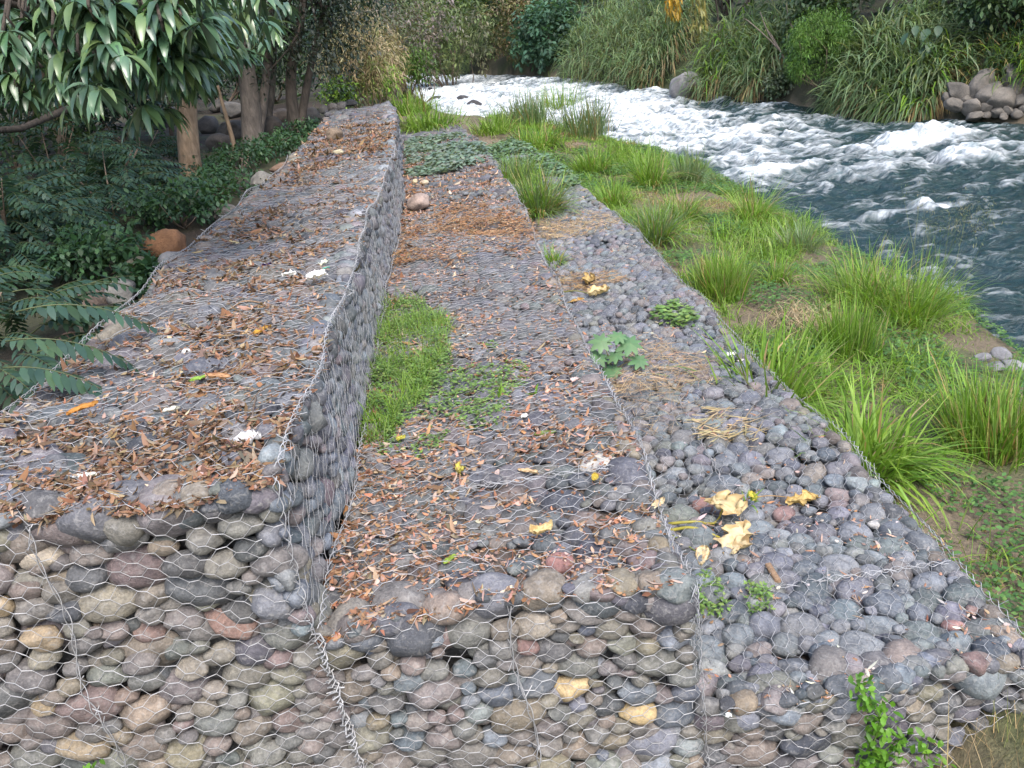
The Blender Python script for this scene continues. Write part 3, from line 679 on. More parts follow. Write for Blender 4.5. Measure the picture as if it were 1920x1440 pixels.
for c in C[::2]:      # boughs arch over above and let the leaf clusters hang
    V, F = tube(spline([hub, (hub+c)/2+np.array([0, 0, .9]), c+np.array([0, 0, .25]), c], 9), np.linspace(.03, .006, 9), 5); gb.add(V, F, (1, 1, 1))
tr = g.build('trunk', M_BARK_TAN, root, True); tr.location = -mb; gb.build('boughs', M_BARK_DARK, tr, True); gl.build('crown', M_GLOSSY, root, True).location = -mb

b2 = hit(140, 288); d2 = np.linalg.norm(b2-CAM)
tree('leaning_tree', 'leaning brown trunk half hidden by blue-green shrubs at the left', (140, 288), [([(118, 240, 0), (92, 190, 0), (55, 110, 0), (40, 30, 0), (35, -60, 0)], [.36, .30, .28, .25, .2, .15])], M_BARK_TAN,
     [(b2+np.array([1, -3, 5.6]), (7, 9, 2.6), 520, 22, .8, .42, .18, DKGREEN, .6, 'leaf2')])
b3 = hit(474, 276)
tree('grey_tree', 'thick grey twin trunk standing before the dark boulder pile', (474, 276), [([(470, 200, 0), (462, 130, 0), (450, 60, 0), (445, -30, 0)], [.30, .24, .2, .18, .15]), ([(482, 250, 0), (492, 200, .2), (500, 130, .5), (505, 20, .8)], [.22, .16, .12, .1, .08])], M_BARK_GREY,
     [(b3+np.array([-.8, -.5, 5.2]), (3.6, 4.6, 2.2), 300, 20, .55, .24, .09, DKGREEN, .5, 'leaf2')])
b4 = hit(500, 262)
tree('slender_tree', 'slender pale mottled trunk rising beside the grey twin trunk', (498, 262), [([(505, 215, 0), (512, 150, 0), (513, 60, 0), (506, 0, 0), (500, -60, 0)], [.10, .085, .08, .075, .07, .05])], M_BARK_GREY,
     [(b4+np.array([.2, .5, 5.8]), (1.8, 1.8, 1.3), 60, 14, .45, .22, .08, MIDGREEN, .5, 'leaf2')])
b5 = hit(558, 262); d5 = np.linalg.norm(b5-CAM)
tree('dark_tree', 'dark forked tree with small dull leaves at the far end of the wall', (558, 262), [([(548, 200, 0), (546, 130, 0), (560, 60, 0), (575, -40, 0)], [.2, .15, .13, .11, .08]), ([(566, 220, 0), (576, 160, 0), (590, 90, .2), (610, 10, .3)], [.15, .11, .1, .08, .06])], M_BARK_DARK,
     [(atd(575, 60, d5), (1.9, 1.6, 1.5), 190, 22, .35, .15, .055, [(.030, .045, .032), (.04, .058, .042), (.025, .036, .03), (.05, .062, .05)], .5, 'leaf2'), (atd(620, -30, d5+1), (1.9, 1.6, 1.3), 110, 20, .35, .15, .055, DKGREEN, .5, 'leaf2'), (atd(545, -70, d5), (2.6, 2.2, 1.4), 110, 20, .4, .17, .06, DKGREEN, .5, 'leaf2')])
tree('sapling', 'thin bare leaning sapling left of the boulder pile', (441, 286), [([(433, 250, 0), (420, 205, 0), (408, 160, 0)], [.07, .055, .045, .03])], M_BARK_TAN, [])
tree('sapling', 'thin dark sapling stem just left of the mango trunk', (322, 262), [([(318, 215, 0), (316, 170, 0), (300, 110, 0)], [.08, .06, .05, .04])], M_BARK_DARK, [])

# boulders
def boulder_mat(name, obj_col=True):
    m, t, b, N, L = newmat(name); c = N.new('ShaderNodeObjectInfo').outputs['Color']
    geo = N.new('ShaderNodeNewGeometry').outputs['Position']; n1 = noise_node(N, L, geo, 3.5, 6, .62, .3); n2 = noise_node(N, L, geo, 30, 5, .68)
    r1 = ramp_node(N, L, n1.outputs[0], [(.3, (.6, .6, .6)), (.7, (1.35, 1.32, 1.28))]); r2 = ramp_node(N, L, n2.outputs[0], [(.3, (.75, .75, .75)), (.7, (1.2, 1.2, 1.2))])
    L(mix_node(N, L, 1.0, mix_node(N, L, 1.0, c, r1.outputs[0], 'MULTIPLY'), r2.outputs[0], 'MULTIPLY'), b.inputs['Base Color']); b.inputs['Roughness'].default_value = .85
    L(bump_node(N, L, mix_node(N, L, .4, n1.outputs[0], n2.outputs[0]), .7, .06), b.inputs['Normal']); return m
M_BOULDER = boulder_mat('boulder_rock'); ICO4 = ico(4); BMESH = {}
def rock(name, label, P, R, col, seed, rz=0.0, tilt=0.0, cuts=7, cat='boulder', group=None, parent=None, sub=4, keep=(.62, .92)):
    k = (seed, cuts, sub, keep)
    if k not in BMESH:
        B = ICO4 if sub == 4 else ICO3; V = cobble_shape(B[0], seed+50, cuts, .86, .16, keep); V = V*(1+.05*(fbm(V*4+seed, 3, seed)-.5)[:, None])
        me = mesh_np('rock', V, B[1], None, True); me.materials.append(M_BOULDER); BMESH[k] = me
    o = bpy.data.objects.new(name, BMESH[k]); COL.objects.link(o); o.location = P; o.scale = R; o.rotation_euler = (tilt, tilt*.6, rz); o.color = (*col, 1)
    if parent is not None: o.parent = parent
    else: tag(o, label, cat, group)
    return o
def rock_px(label, px, py, wpx, hpx, col, seed, z=None, name='boulder', depth=1.0, group=None, cuts=7, tilt=.1, up=.25, dist=None):
    """a boulder whose middle shows at (px, py), wpx by hpx in the photo, resting on the ground below"""
    base = (hit(px, py+hpx*.5) if z is None else atz(px, py+hpx*.5, z)) if dist is None else atd(px, py+hpx*.5, dist)
    d = np.linalg.norm(base-CAM); rx, rz_ = wpx*.5*d/F_PX*1.06, hpx*.5*d/F_PX*1.08; P = atd(px, py, d)+np.array([0, rx*depth*.3, 0])
    return rock(name, label, P, (rx, rx*depth, rz_), col, seed, rz=seed*1.3, tilt=tilt, cuts=cuts, group=group)
PILE = 'boulders piled behind the trees'
for k, (lab, x, y, w_, h_, c) in enumerate([('dark blocky boulder seen between the mango leaves and the shrubs', 294, 225, 46, 34, (.045, .045, .05)), ('rounded grey boulder on top of the boulder pile behind the mango trunk', 432, 208, 40, 28, (.10, .095, .088)),
        ('broad boulder in the middle of the pile left of the grey twin trunk', 432, 248, 56, 34, (.085, .075, .068)), ('small boulder at the foot of the pile beside the leaning sapling', 412, 268, 44, 30, (.07, .062, .058)), ('dark boulder hugging the right side of the mango trunk', 388, 236, 34, 30, (.06, .06, .065)),
        ('boulder behind the grey twin trunk at its right', 510, 245, 40, 44, (.075, .065, .058)), ('brownish boulder between the grey twin trunk and the dark forked tree', 528, 222, 40, 30, (.10, .08, .065)), ('large boulder behind the dark forked tree', 575, 222, 46, 32, (.08, .07, .062)),
        ('low boulder at the foot of the dark forked tree', 548, 246, 40, 26, (.06, .052, .048)), ('topmost round boulder left of the grey twin trunk', 408, 200, 34, 22, (.075, .07, .065)), ('boulder peeping over the pile above the sapling', 452, 196, 34, 20, (.09, .085, .08)), ('dark boulder tucked behind the mango trunk at its left', 322, 218, 30, 28, (.04, .04, .045))]):
    rock_px(lab, x, y, w_, h_, c, k, group=PILE)
EDGE = 'rocks lying along the left foot of the wall'
for k, (lab, x, y, w_, h_, c, cu) in enumerate([('orange-brown domed rock by the left edge of the wall', 312, 463, 72, 52, (.19, .095, .045), 10), ('pale grey angular rock right below the orange rock', 322, 497, 56, 42, (.20, .20, .205), 12), ('mossy olive-brown rock below the orange rock', 262, 513, 70, 50, (.12, .105, .07), 8),
        ('round grey rock with a pale cap at the wall edge', 226, 553, 52, 50, (.21, .205, .19), 6), ('brown rock touching the round grey rock', 186, 562, 44, 36, (.12, .095, .08), 7), ('dusty brown rock beside the long shrub frond', 150, 575, 56, 34, (.14, .105, .085), 8), ('dark brown rock half under the wall edge', 195, 590, 40, 34, (.09, .07, .06), 8),
        ('tan rock at the wall edge beneath the shrub frond', 168, 620, 46, 36, (.18, .155, .12), 7), ('small reddish rock at the wall edge low on the left', 128, 640, 34, 24, (.14, .09, .075), 7), ('grey rock in the green vines at the wall edge', 420, 402, 44, 30, (.13, .12, .11), 8), ('broken concrete-grey block among vines at the wall edge', 492, 340, 50, 32, (.22, .21, .19), 14), ('reddish earth lump beside the concrete-grey block', 530, 318, 44, 22, (.2, .13, .09), 8),
        ('dark rock in the shade behind the round grey rock', 232, 525, 36, 26, (.07, .065, .06), 8)]):
    rock_px(lab, x, y, w_, h_, c, k+20, group=EDGE, cuts=cu, depth=.9)
END = 'rocks set on the far end of the wall'
for k, (lab, x, y, w_, h_, c) in enumerate([('leftmost dark rock on the far end of the wall', 606, 206, 18, 15, (.10, .095, .09)), ('second dark rock on the far end of the wall', 622, 203, 20, 16, (.11, .10, .095)), ('third rounded rock on the far end of the wall', 640, 200, 20, 16, (.095, .09, .088)), ('rightmost dark rock on the far end of the wall', 659, 193, 20, 12, (.075, .075, .078)), ('brown rock on the left edge of the wall near its far end', 626, 252, 26, 22, (.17, .13, .095))]):
    rock_px(lab, x, y, w_, h_, c, k+40, z=-.02, group=END)
rock_px('smooth pinkish-tan boulder on the middle tier against the tall wall', 783, 380, 41, 28, (.30, .235, .205), 47, z=ZB-.02, cuts=4)
# pale cut stones on the tiers
for k, (lab, x, y, w_, h_, c, z) in enumerate([('flat pale yellow stone on top of the wall near its far end', 633, 286, 22, 9, (.42, .37, .25), 0.0), ('small pale stone lying on the middle tier before the vine mat', 778, 341, 12, 9, (.42, .34, .22), ZB), ('pale stone against the tall wall before the vine mat', 797, 342, 12, 8, (.45, .38, .27), ZB), ('small bright grey stone loose on the tall tier', 349, 661, 16, 12, (.42, .42, .42), 0.0)]):
    rock_px(lab, x, y, w_, h_, c, k+60, z=z, name='loose_stone', cuts=9)

# shrubs with feathery pinnate leaves
def frond(g, base, D, L, np_, ll, lw, pal, droop=.9, gs=None, shade=1.0):
    n = 10; D = norm(np.asarray(D, float)); p = np.asarray(base, float).copy(); ax = [p.copy()]; dd = [D.copy()]; d = D.copy()
    for k in range(n):
        d = norm(d+np.array([0, 0, -1.])*droop/n); p = p+d*L/n; ax.append(p.copy()); dd.append(d.copy())
    ax = np.array(ax); dd = np.array(dd); t = np.linspace(.16, 1.0, np_)*n; i = np.minimum(t.astype(int), n-1); f = (t-i)[:, None]
    P = ax[i]*(1-f)+ax[i+1]*f; T = dd[i]; S = norm(np.cross(T, [0, 0, 1.0])+1e-6); ls = ll*np.sin(np.clip(np.linspace(.25, 1, np_), 0, 1)*np.pi*.86+.25)**.6
    for sgn in (-1, 1):
        Dl = norm(S*sgn+T*.45+np.array([0, 0, -.15])+RNG.normal(size=(np_, 3))*.08); g.add(*ribbons(P, Dl, ls*U(.9, 1.1, np_), lw*U(.85, 1.1, np_), 'leaf', .6, 0, pick(pal, np_, .14)*shade, side=norm(np.cross(Dl, np.cross(T, S)+RNG.normal(size=(np_, 3))*.12))))
    V, F = tube(ax, np.linspace(.006, .002, len(ax)), 4); (gs or g).add(V, F, (.09, .11, .05))
def pinnate_shrub(label, base, R, n, L, ll, lw, h, npair=9, extra=(), pal=BLUEGREEN):
    root = empty('pinnate_shrub', base, label, 'shrub', 'feathery shrubs left of the wall'); g = G(); gs = G()
    for k in range(n):
        a = U(0, 2*np.pi); rr = math.sqrt(U(0, 1)); p = base+np.array([math.cos(a)*rr*R[0], math.sin(a)*rr*R[1], h*(1-.6*rr*rr)*U(.35, 1)])
        D = np.array([math.cos(a+U(-.9, .9)), math.sin(a+U(-.9, .9)), U(.05, .7)]); frond(g, p, D, L*U(.7, 1.15), npair, ll*U(.85, 1.15), lw, pal, U(.6, 1.5))
    for b_, D, LL in extra: frond(g, b_, D, LL, npair+3, ll*1.15, lw*1.1, pal, 1.0)
    for k in range(7):
        a = U(0, 2*np.pi); V, F = tube(spline([base, base+np.array([math.cos(a)*.3*R[0], math.sin(a)*.3*R[1], h*.5]), base+np.array([math.cos(a)*.7*R[0], math.sin(a)*.7*R[1], h*.9])], 6), np.linspace(.018, .006, 6), 5); gs.add(V, F, (1, 1, 1))
    g.build('foliage', M_LEAF, root).location = -base; gs.build('stem', M_TWIG, root, True).location = -base
pb = hit(40, 740); e1 = atd(20, 590, 6.2)
pinnate_shrub('feathery shrub at the lower left with one frond arching toward the wall', pb+np.array([-.45, .3, 0]), (.75, 1.1), 120, .75, .13, .045, .85, 10, [(atd(30, 585, 5.9), np.array([1, .25, .18]), .78), (atd(10, 640, 5.6), np.array([1, .2, .05]), .72), (atd(5, 690, 5.4), np.array([1, .1, 0]), .6)])
for lab, x, y, R, n, h, sh in (('large blue-green feathery shrub in front of the mango trunk', 255, 375, (.9, .9), 140, 1.15, -.3), ('blue-green feathery shrub under the leaning brown trunk', 120, 360, (1.4, 1.3), 170, 1.6, 0), ('dark feathery shrub left of the orange rock', 150, 470, (.9, .8), 140, 1.35, -.75),
                           ('dark feathery shrub at the left frame edge above the lower left shrub', 20, 470, (.8, .8), 100, 1.25, -.5), ('grey-green feathery shrub right against the mango trunk', 270, 290, (.8, .8), 80, 1.0, 0)):
    pinnate_shrub(lab, hit(x, y+40)+np.array([sh, 0, 0]), R, int(n*1.4), .72, .135, .048, h, 9)
# leafy ground vines at the wall's left foot
for k, (lab, x, y, R) in enumerate([('green vines between the mango trunk and the wall', 400, 375, (.9, 1.3, .35)), ('green vines at the foot of the grey twin trunk', 450, 318, (1.1, 1.6, .35)), ('green vines below the boulder pile along the wall', 520, 290, (1.0, 1.6, .35)), ('green vines at the foot of the dark forked tree', 575, 262, (.8, 1.6, .35)), ('leafy vine cluster just above the orange rock', 345, 425, (.7, .8, .4)), ('pale leafy sprig hanging over the rock below the orange rock', 275, 545, (.28, .3, .16)), ('leafy vines behind the round grey rock', 190, 520, (.7, .6, .4))]):
    b_ = hit(x, y); bush('vine_patch', lab, 'vine', b_, b_+np.array([0, 0, R[2]*.5]), R, 110, 12, .14, .10, .05, [(.045, .10, .04), (.06, .125, .05), (.035, .08, .04), (.05, .11, .06)], droop=.7, prof='leaf', stems=6, zmin=-.2, shell=.3, group='vines along the wall foot')
# bushes deeper in the wood
for k, (lab, x, y, R, pal) in enumerate([('yellow-green bush behind the left feathery shrubs', 30, 300, (2.2, 2.2, 1.6), MIDGREEN), ('dark leafy bush left of the mango trunk', 230, 250, (1.8, 2, 1.5), DKGREEN), ('green bush beyond the leaning brown trunk', 180, 225, (2.4, 2.4, 2.0), MIDGREEN), ('dark bush behind the boulder pile', 420, 185, (2.6, 2.2, 1.8), DKGREEN), ('bright green bush between the twin trunk and the forked tree', 520, 170, (2.0, 2.0, 2.0), MIDGREEN), ('dark bush at the left frame edge under the canopy', 20, 240, (2.2, 2.2, 2.2), DKGREEN)]):
    b_ = hit(x, y+20); b_ = b_ if np.linalg.norm(b_-CAM) < 45 else atd(x, y, 38)*np.array([1, 1, 0])+np.array([0, 0, -.2])
    bush('woodland_bush', lab, 'bush', b_, b_+np.array([0, 0, R[2]*.7]), R, 150, 16, .4, .24, .09, pal, group='bushes in the wood')

# ------------------------------------------------------------------ far end and far bank
STRAWC = [(.34, .25, .12), (.42, .32, .17), (.28, .20, .10), (.38, .30, .18)]
ELEPH = [(.14, .215, .10), (.17, .245, .12), (.11, .18, .08), (.20, .27, .155), (.155, .225, .12), (.205, .25, .12)]
FRESH = [(.16, .29, .035), (.20, .34, .045), (.13, .245, .03), (.24, .36, .08)]
def cane_grass(label, base, R, h, n, pal, skirt=.25, L=1.0, W=.035, name='cane_grass', group='tall grass along the far bank', lean=(0, 0), cat='grass clump'):
    """a clump of tall arching grass: leaves spring from the canes at all heights and bend over"""
    base = np.asarray(base, float); root = empty(name, base, label, cat, group); g = G(); a = U(0, 2*np.pi, n); rr = np.sqrt(U(0, 1, n))
    P = base+np.stack([np.cos(a)*rr*R[0], np.sin(a)*rr*R[1], np.zeros(n)], 1); P[:, 2] = terrain(P[:, 0], P[:, 1])
    t = U(0, 1, n)**.8; hh = h*(1-.35*rr**2)*U(.8, 1.1, n); out = np.stack([np.cos(a), np.sin(a), np.zeros(n)], 1)*rr[:, None]
    P = P+out*(t*hh*.18)[:, None]+np.stack([np.full(n, lean[0]), np.full(n, lean[1]), np.ones(n)], 1)*(t*hh*.72)[:, None]
    D = out*U(.3, 1.0, (n, 1))+RNG.normal(size=(n, 3))*.35+np.array([0, 0, 1.0])*U(.5, 1.3, (n, 1)); col = pick(pal, n, .2)
    g.add(*ribbons(P, D, L*U(.6, 1.2, n), W*U(.7, 1.3, n), 'blade', U(1.2, 2.8, n), 0, col))
    ns = int(n*.12); ii = RNG.integers(0, n, ns); Q = P[ii].copy(); b0 = Q-out[ii]*(t[ii]*hh[ii]*.18)[:, None]; b0[:, 2] = terrain(b0[:, 0], b0[:, 1])
    g.build('blades', M_GRASS, root).location = -base
    if skirt:
        m = int(n*skirt); a = U(0, 2*np.pi, m); q = base+np.stack([np.cos(a)*R[0]*U(.6, 1.1, m), np.sin(a)*R[1]*U(.6, 1.1, m), np.zeros(m)], 1); q[:, 2] = terrain(q[:, 0], q[:, 1])+h*U(.05, .42, m)
        g = G(); g.add(*ribbons(q, np.stack([np.cos(a), np.sin(a), U(-.2, .8, m)], 1), L*U(.5, 1.0, m), W*.8, 'blade', U(2, 3.4, m), 0, pick(STRAWC, m, .2)*.8)); g.build('dry_skirt', M_STRAW, root).location = -base
    g = G(); V, F = rods(b0, Q, .008); g.add(V, F, (.10, .12, .04)); g.build('canes', M_STRAW, root).location = -base
    return root
def far(x, y, off=0.0):                      # a point on the far bank behind a waterline pixel
    c = atz(x, y, -2.6)
    for _ in range(4): c = atz(x, y, float(wz(c[1])))
    yy = c[1]; xx = float(rb(yy))+off; return np.array([xx, yy, float(terrain(xx, yy))])
for lab, x, y, off, R, h, n, pal, sk in [
        ('tall grey-green grass clump at the upstream end of the far bank grass', 1105, 148, 1.2, (2.2, 2.4), 4.0, 1500, ELEPH, .1), ('tall arching grass clump left of the grey river boulder, upstream one', 1165, 153, 1.0, (2.0, 2.2), 4.0, 1500, ELEPH, .12), ('tall arching grass clump directly behind the grey river boulder', 1235, 160, .9, (1.9, 2.0), 3.9, 1500, ELEPH, .2),
        ('yellowish based grass clump just right of the grey river boulder', 1345, 178, .7, (1.5, 1.6), 2.7, 1400, FRESH[:1]+ELEPH, .45), ('grass clump hanging to the water below the bare pale branches', 1405, 186, .9, (1.3, 1.4), 2.5, 1100, ELEPH, .3), ('tall drooping grass clump right of the round feathery bush', 1630, 205, .9, (1.3, 1.3), 2.35, 1300, ELEPH, .4), ('grass clump with long straw skirt nearest the stone revetment', 1725, 215, .5, (.9, .95), 1.6, 1100, FRESH[:1]+ELEPH, .8),
        ('small grass clump between the drooping clump and the straw skirted one', 1678, 213, .4, (.8, .9), 1.5, 700, ELEPH, .4), ('low grass clump under the tall drooping grass by the water', 1590, 206, .3, (.7, .7), 1.0, 500, ELEPH, .6)]:
    b_ = far(x, y, off); cane_grass(lab, b_, R, h, n, pal, sk, L=1.15, W=.05)
b_ = far(1515, 200, .35)
bush('feathery_bush', 'rounded bright green feathery bush overhanging the rapids', 'bush', b_, b_+np.array([-.1, -.3, 1.1]), (1.1, 1.3, 1.55), 300, 30, .22, .16, .022, [(.10, .20, .04), (.12, .225, .045), (.085, .17, .035)], droop=.9, prof='blade2', shell=.8, stems=6)
g = G(); root = empty('dead_branches', far(1445, 190, 1.5), 'bare pale forked branches leaning out of the far bank greenery', 'branch'); rl = np.array(root.location); d_ = np.linalg.norm(rl-CAM)
for pts in ([(1490, 150), (1462, 95), (1410, 45), (1395, 35)], [(1462, 95), (1440, 60), (1425, 22)], [(1480, 128), (1452, 75), (1438, 55)], [(1488, 60), (1478, 30), (1474, 5)]):
    P = np.array([atd(x, y, d_-1.0) for x, y in pts]); V, F = tube(spline(P, 10), np.linspace(.035, .012, 10), 5); g.add(V, F, (1, 1, 1))
g.build('branches', M_BARK_GREY, root, True).location = -rl
# bushes and trees behind the grass
FB = 'bushes and trees on the far bank'
for lab, nm, cat, x, y, off, R, up_, L, W, pal, ncl in [
        ('blue-green broad-leaved bush upstream of the tall grass', 'broadleaf_bush', 'bush', 1040, 140, .8, (2.6, 2.6, 2.6), 1.6, .40, .24, [(.07, .145, .095), (.09, .175, .115), (.06, .12, .08)], 170), ('brown and tan half-dry bush on the far bank', 'dry_bush', 'bush', 965, 141, 1.0, (2.6, 2.6, 3.2), 2.2, .3, .13, [(.20, .155, .095), (.14, .145, .065), (.24, .18, .125), (.10, .135, .05)], 200),
        ('pale olive willowy bush at the far bend', 'willowy_bush', 'bush', 895, 140, .6, (3.0, 3, 2.8), 1.8, .5, .06, [(.13, .175, .08), (.11, .15, .07), (.16, .195, .11)], 220), ('dark green large-leaved tree above the far bend', 'dark_leafy_tree', 'tree', 915, 138, 4, (4, 3.5, 2.6), 5.0, .6, .2, [(.05, .10, .045), (.065, .12, .05)], 200), ('yellow-green sapling at the far bend', 'leafy_sapling', 'tree', 845, 139, 2.0, (1.8, 2, 3.0), 4.2, .42, .16, [(.10, .165, .03), (.08, .14, .03)], 110),
        ('leafy green tree over the middle of the tall grass', 'bank_tree', 'tree', 1190, 158, 5.0, (3.6, 3, 2.6), 4.6, .38, .17, MIDGREEN+[(.06, .11, .05)], 190), ('grey-green tree standing between the tall grass and the bare branches', 'bank_tree', 'tree', 1390, 185, 3.6, (2.6, 2.6, 2.4), 3.2, .34, .18, [(.055, .10, .06), (.07, .12, .075), (.045, .085, .05)], 200), ('dark green tree above the round feathery bush', 'bank_tree', 'tree', 1560, 205, 4.6, (2.8, 2.6, 2.2), 3.6, .3, .1, MIDGREEN+DKGREEN, 190),
        ('dark tree over the far bank at the upper right', 'bank_tree', 'tree', 1720, 222, 4.6, (2.6, 2.6, 2.2), 3.0, .36, .14, DKGREEN+[(.045, .085, .045)], 190), ('darkest bluish tree in the upper right corner', 'bank_tree', 'tree', 1880, 232, 4.6, (2.6, 2.6, 2.2), 2.9, .32, .12, [(.018, .035, .032), (.026, .048, .04), (.035, .06, .045)], 200), ('tangled green creeper bush right above the stone revetment', 'creeper_bush', 'bush', 1850, 205, 2.3, (1.7, 1.2, .7), 1.2, .2, .1, MIDGREEN, 120),
        ('green leafy bush between the bare branches and the feathery bush', 'leafy_bush', 'bush', 1470, 190, 1.6, (1.3, 1.4, 1.5), 1.0, .24, .13, [(.055, .10, .05), (.07, .12, .06), (.09, .13, .07)], 130), ('small grey leaved bush at the water left of the feathery bush', 'leafy_bush', 'bush', 1455, 192, .2, (.55, .6, .5), .3, .17, .1, [(.13, .17, .11), (.10, .14, .08)], 60)]:
    b_ = far(x, y, off); bush(nm, lab, cat, b_, b_+np.array([0, 0, up_]), R, ncl, 22, .6 if L > .25 else .35, L, W, pal, group=FB, bark=M_BARK_DARK, stems=9, shell=.45, zmin=-.9, droop=.7, fol='crown' if cat == 'tree' else 'foliage')
for lab, x, y, off, hgt, pal in (('hanging spray of yellow leaves at the top edge above the tall grass', 1262, 160, 2.2, (0, 30), [(.42, .26, .03), (.36, .24, .04)]), ('hanging spray of dull yellow-green leaves beside the yellow one', 1310, 165, 2.0, (0, 70), [(.22, .21, .06), (.28, .25, .09), (.17, .18, .06)])):
    b_ = far(x, y, off); d_ = np.linalg.norm(b_-CAM)-1.5; tp = atd(x, -30, d_); root = empty('hanging_spray', b_, lab, 'foliage', FB); g = G(); n = 160
    P = np.array([atd(x+U(-14, 14), U(-35, hgt[1]), d_+U(-.4, .4)) for _ in range(n)]); g.add(*ribbons(P, RNG.normal(size=(n, 3))*.4+np.array([0, 0, -.6]), .4, .09, 'leaf', 1.5, 0, pick(pal, n, .2))); g.build('leaves', M_LEAF, root).location = -b_
    g = G(); V, F = tube(spline([b_, (b_+tp)/2+np.array([.4, .3, .6]), tp], 9), np.linspace(.06, .02, 9), 6); g.add(V, F, (1, 1, 1)); g.build('stem', M_BARK_DARK, root, True).location = -b_
# plant with big heart leaves, upper right
b_ = far(1740, 222, 2.2); root = empty('elephant_ear_plant', b_, 'plant with big arrow-shaped leaves in the dark above the straw skirted grass', 'plant', FB); g = G(); gs = G(); d_ = np.linalg.norm(b_-CAM)
for x, y, L in ((1700, 76, .42), (1740, 68, .46), (1760, 62, .40), (1745, 92, .42), (1718, 62, .38), (1728, 104, .36)):
    P = atd(x, y-14, d_-.3); g.add(*ribbons(P[None], np.array([[-.35+U(-.3, .3), -.5, -.55]]), L, L*.62, 'leaf5', .4, .2, [(.05, .10, .06)])); V, F = tube(spline([b_, (b_+P)/2+np.array([0, 0, .25]), P], 6), .015, 5); gs.add(V, F, (.1, .14, .06))
g.build('leaves', M_LEAF, root).location = -b_; gs.build('stem', M_LEAF, root).location = -b_
# grey boulder in the river's edge and the stone revetment
c = atz(1286, 185, -2.5); c = atz(1286, 185, float(wz(c[1]))); d_ = np.linalg.norm(c-CAM)
rock('boulder', 'big smooth grey boulder at the foot of the tall grass in the river', atd(1288, 165, d_)+np.array([0, .3, 0]), (28*d_/F_PX, 26*d_/F_PX, 27*d_/F_PX), (.20, .195, .20), 3, tilt=.3, cuts=3, keep=(.7, .95))
rv = far(1850, 228, .1); root = empty('stone_revetment', rv, 'heap of big pale river stones shoring up the far bank', 'revetment')
for k, (x, y, w_, h_, c) in enumerate([(1798, 172, 38, 26, .20), (1832, 165, 34, 38, .24), (1852, 148, 26, 30, .23), (1893, 150, 22, 30, .30), (1788, 196, 34, 20, .26), (1822, 203, 30, 24, .30), (1858, 180, 46, 34, .25), (1875, 188, 44, 36, .27), (1846, 203, 22, 20, .22), (1902, 172, 26, 24, .22), (1912, 190, 28, 20, .26), (1890, 208, 18, 15, .30), (1905, 213, 18, 15, .28), (1826, 218, 26, 14, .26), (1872, 211, 18, 14, .27), (1850, 215, 14, 10, .24), (1918, 205, 18, 14, .25),
        (1868, 165, 24, 18, .21), (1812, 188, 20, 16, .22), (1882, 218, 14, 10, .3), (1915, 160, 24, 22, .22), (1776, 182, 18, 18, .2), (1900, 130, 26, 12, .28), (1935, 175, 34, 30, .24), (1940, 205, 30, 22, .24)]):
    d_ = np.linalg.norm(rv-CAM)-.55+(228-y)*.009; P = atd(x, y, d_); s = d_/F_PX*.54
    o = rock('stone', None, P-rv, (w_*s, w_*s*.9, h_*s*1.05), (c*.5, c*.455, c*.40), k+100, rz=k*1.7, tilt=.35, cuts=12, parent=root, sub=4, keep=(.5, .85))
# dark wet stones in the rapids
for k, (lab, x, y, w_, h_) in enumerate([('dark wet rock breaking the white water upstream, right one', 865, 186, 24, 7), ('small dark rock in the white water far upstream', 807, 170, 9, 6), ('flat dark rock breaking the white water, left one', 818, 187, 24, 7), ('dark wet rock in the foam nearest the bank grass', 888, 196, 28, 9), ('wet rock under the far bank beside the feathery bush', 1605, 212, 34, 14), ('wet black rock at the far bank foot left of the revetment', 1660, 222, 30, 12)]):
    c = atz(x, y, -2.5)
    for _ in range(3): c = atz(x, y, float(wz(c[1])))
    d_ = np.linalg.norm(c-CAM); rock('river_rock', lab, c+np.array([0, 0, .02 if k < 4 else 0]), (w_*.55*d_/F_PX, w_*.5*d_/F_PX, h_*.9*d_/F_PX), (.05, .05, .055), k+130, cuts=6, group='rocks in the rapids')

# far woods: masses of leaves behind everything, nobody could count them
def wood_mass(name, label, P, L, W, pal, scale=.25):
    n = len(P); c = pick(pal, n, .2)*(.6+.8*fbm(P*scale, 3, 5))[:, None]; g = G(); g.add(*ribbons(P, norm(RNG.normal(size=(n, 3))+np.array([0, 0, .2])), L*U(.6, 1.3, n), W*U(.7, 1.3, n), 'leaf2', .6, 0, c)); return tag(g.build(name, M_LEAF), label, 'woods', kind='stuff')
n = 34000; y = U(4, 112, n); e = U(3.5, 17, n)**1.0; x = rb(y)+e; h = terrain(x, y); top_ = 2.2+4.8*fbm(np.stack([x, y], -1)*.16, 3, 88)+.10*y*.25
P = np.stack([x, y, h+top_*U(0, 1, n)**.7], 1); keep = fbm(P*.5, 2, 12) > .38; wood_mass('far_woods', 'dense mixed woods covering the far bank behind the tall grass', P[keep], .5, .22, MIDGREEN+DKGREEN+[(.08, .12, .06)])
n = 30000; y = U(22, 75, n); x = U(-34, -1.5, n)-np.clip(y-50, 0, 50)*.3; k = x < lb(y)-4.0; x, y = x[k], y[k]; k = (y > 33) | (x < -9); x, y = x[k], y[k]; h = terrain(x, y)
P = np.stack([x, y, h+(5.5*fbm(np.stack([x, y], -1)*.2, 3, 31)+2.2)*U(0, 1, len(x))**.8], 1); keep = fbm(P*.45, 2, 15) > .40; wood_mass('near_woods', 'dark woods filling the view behind the trees on our bank', P[keep], .42, .17, DKGREEN+MIDGREEN[:1])
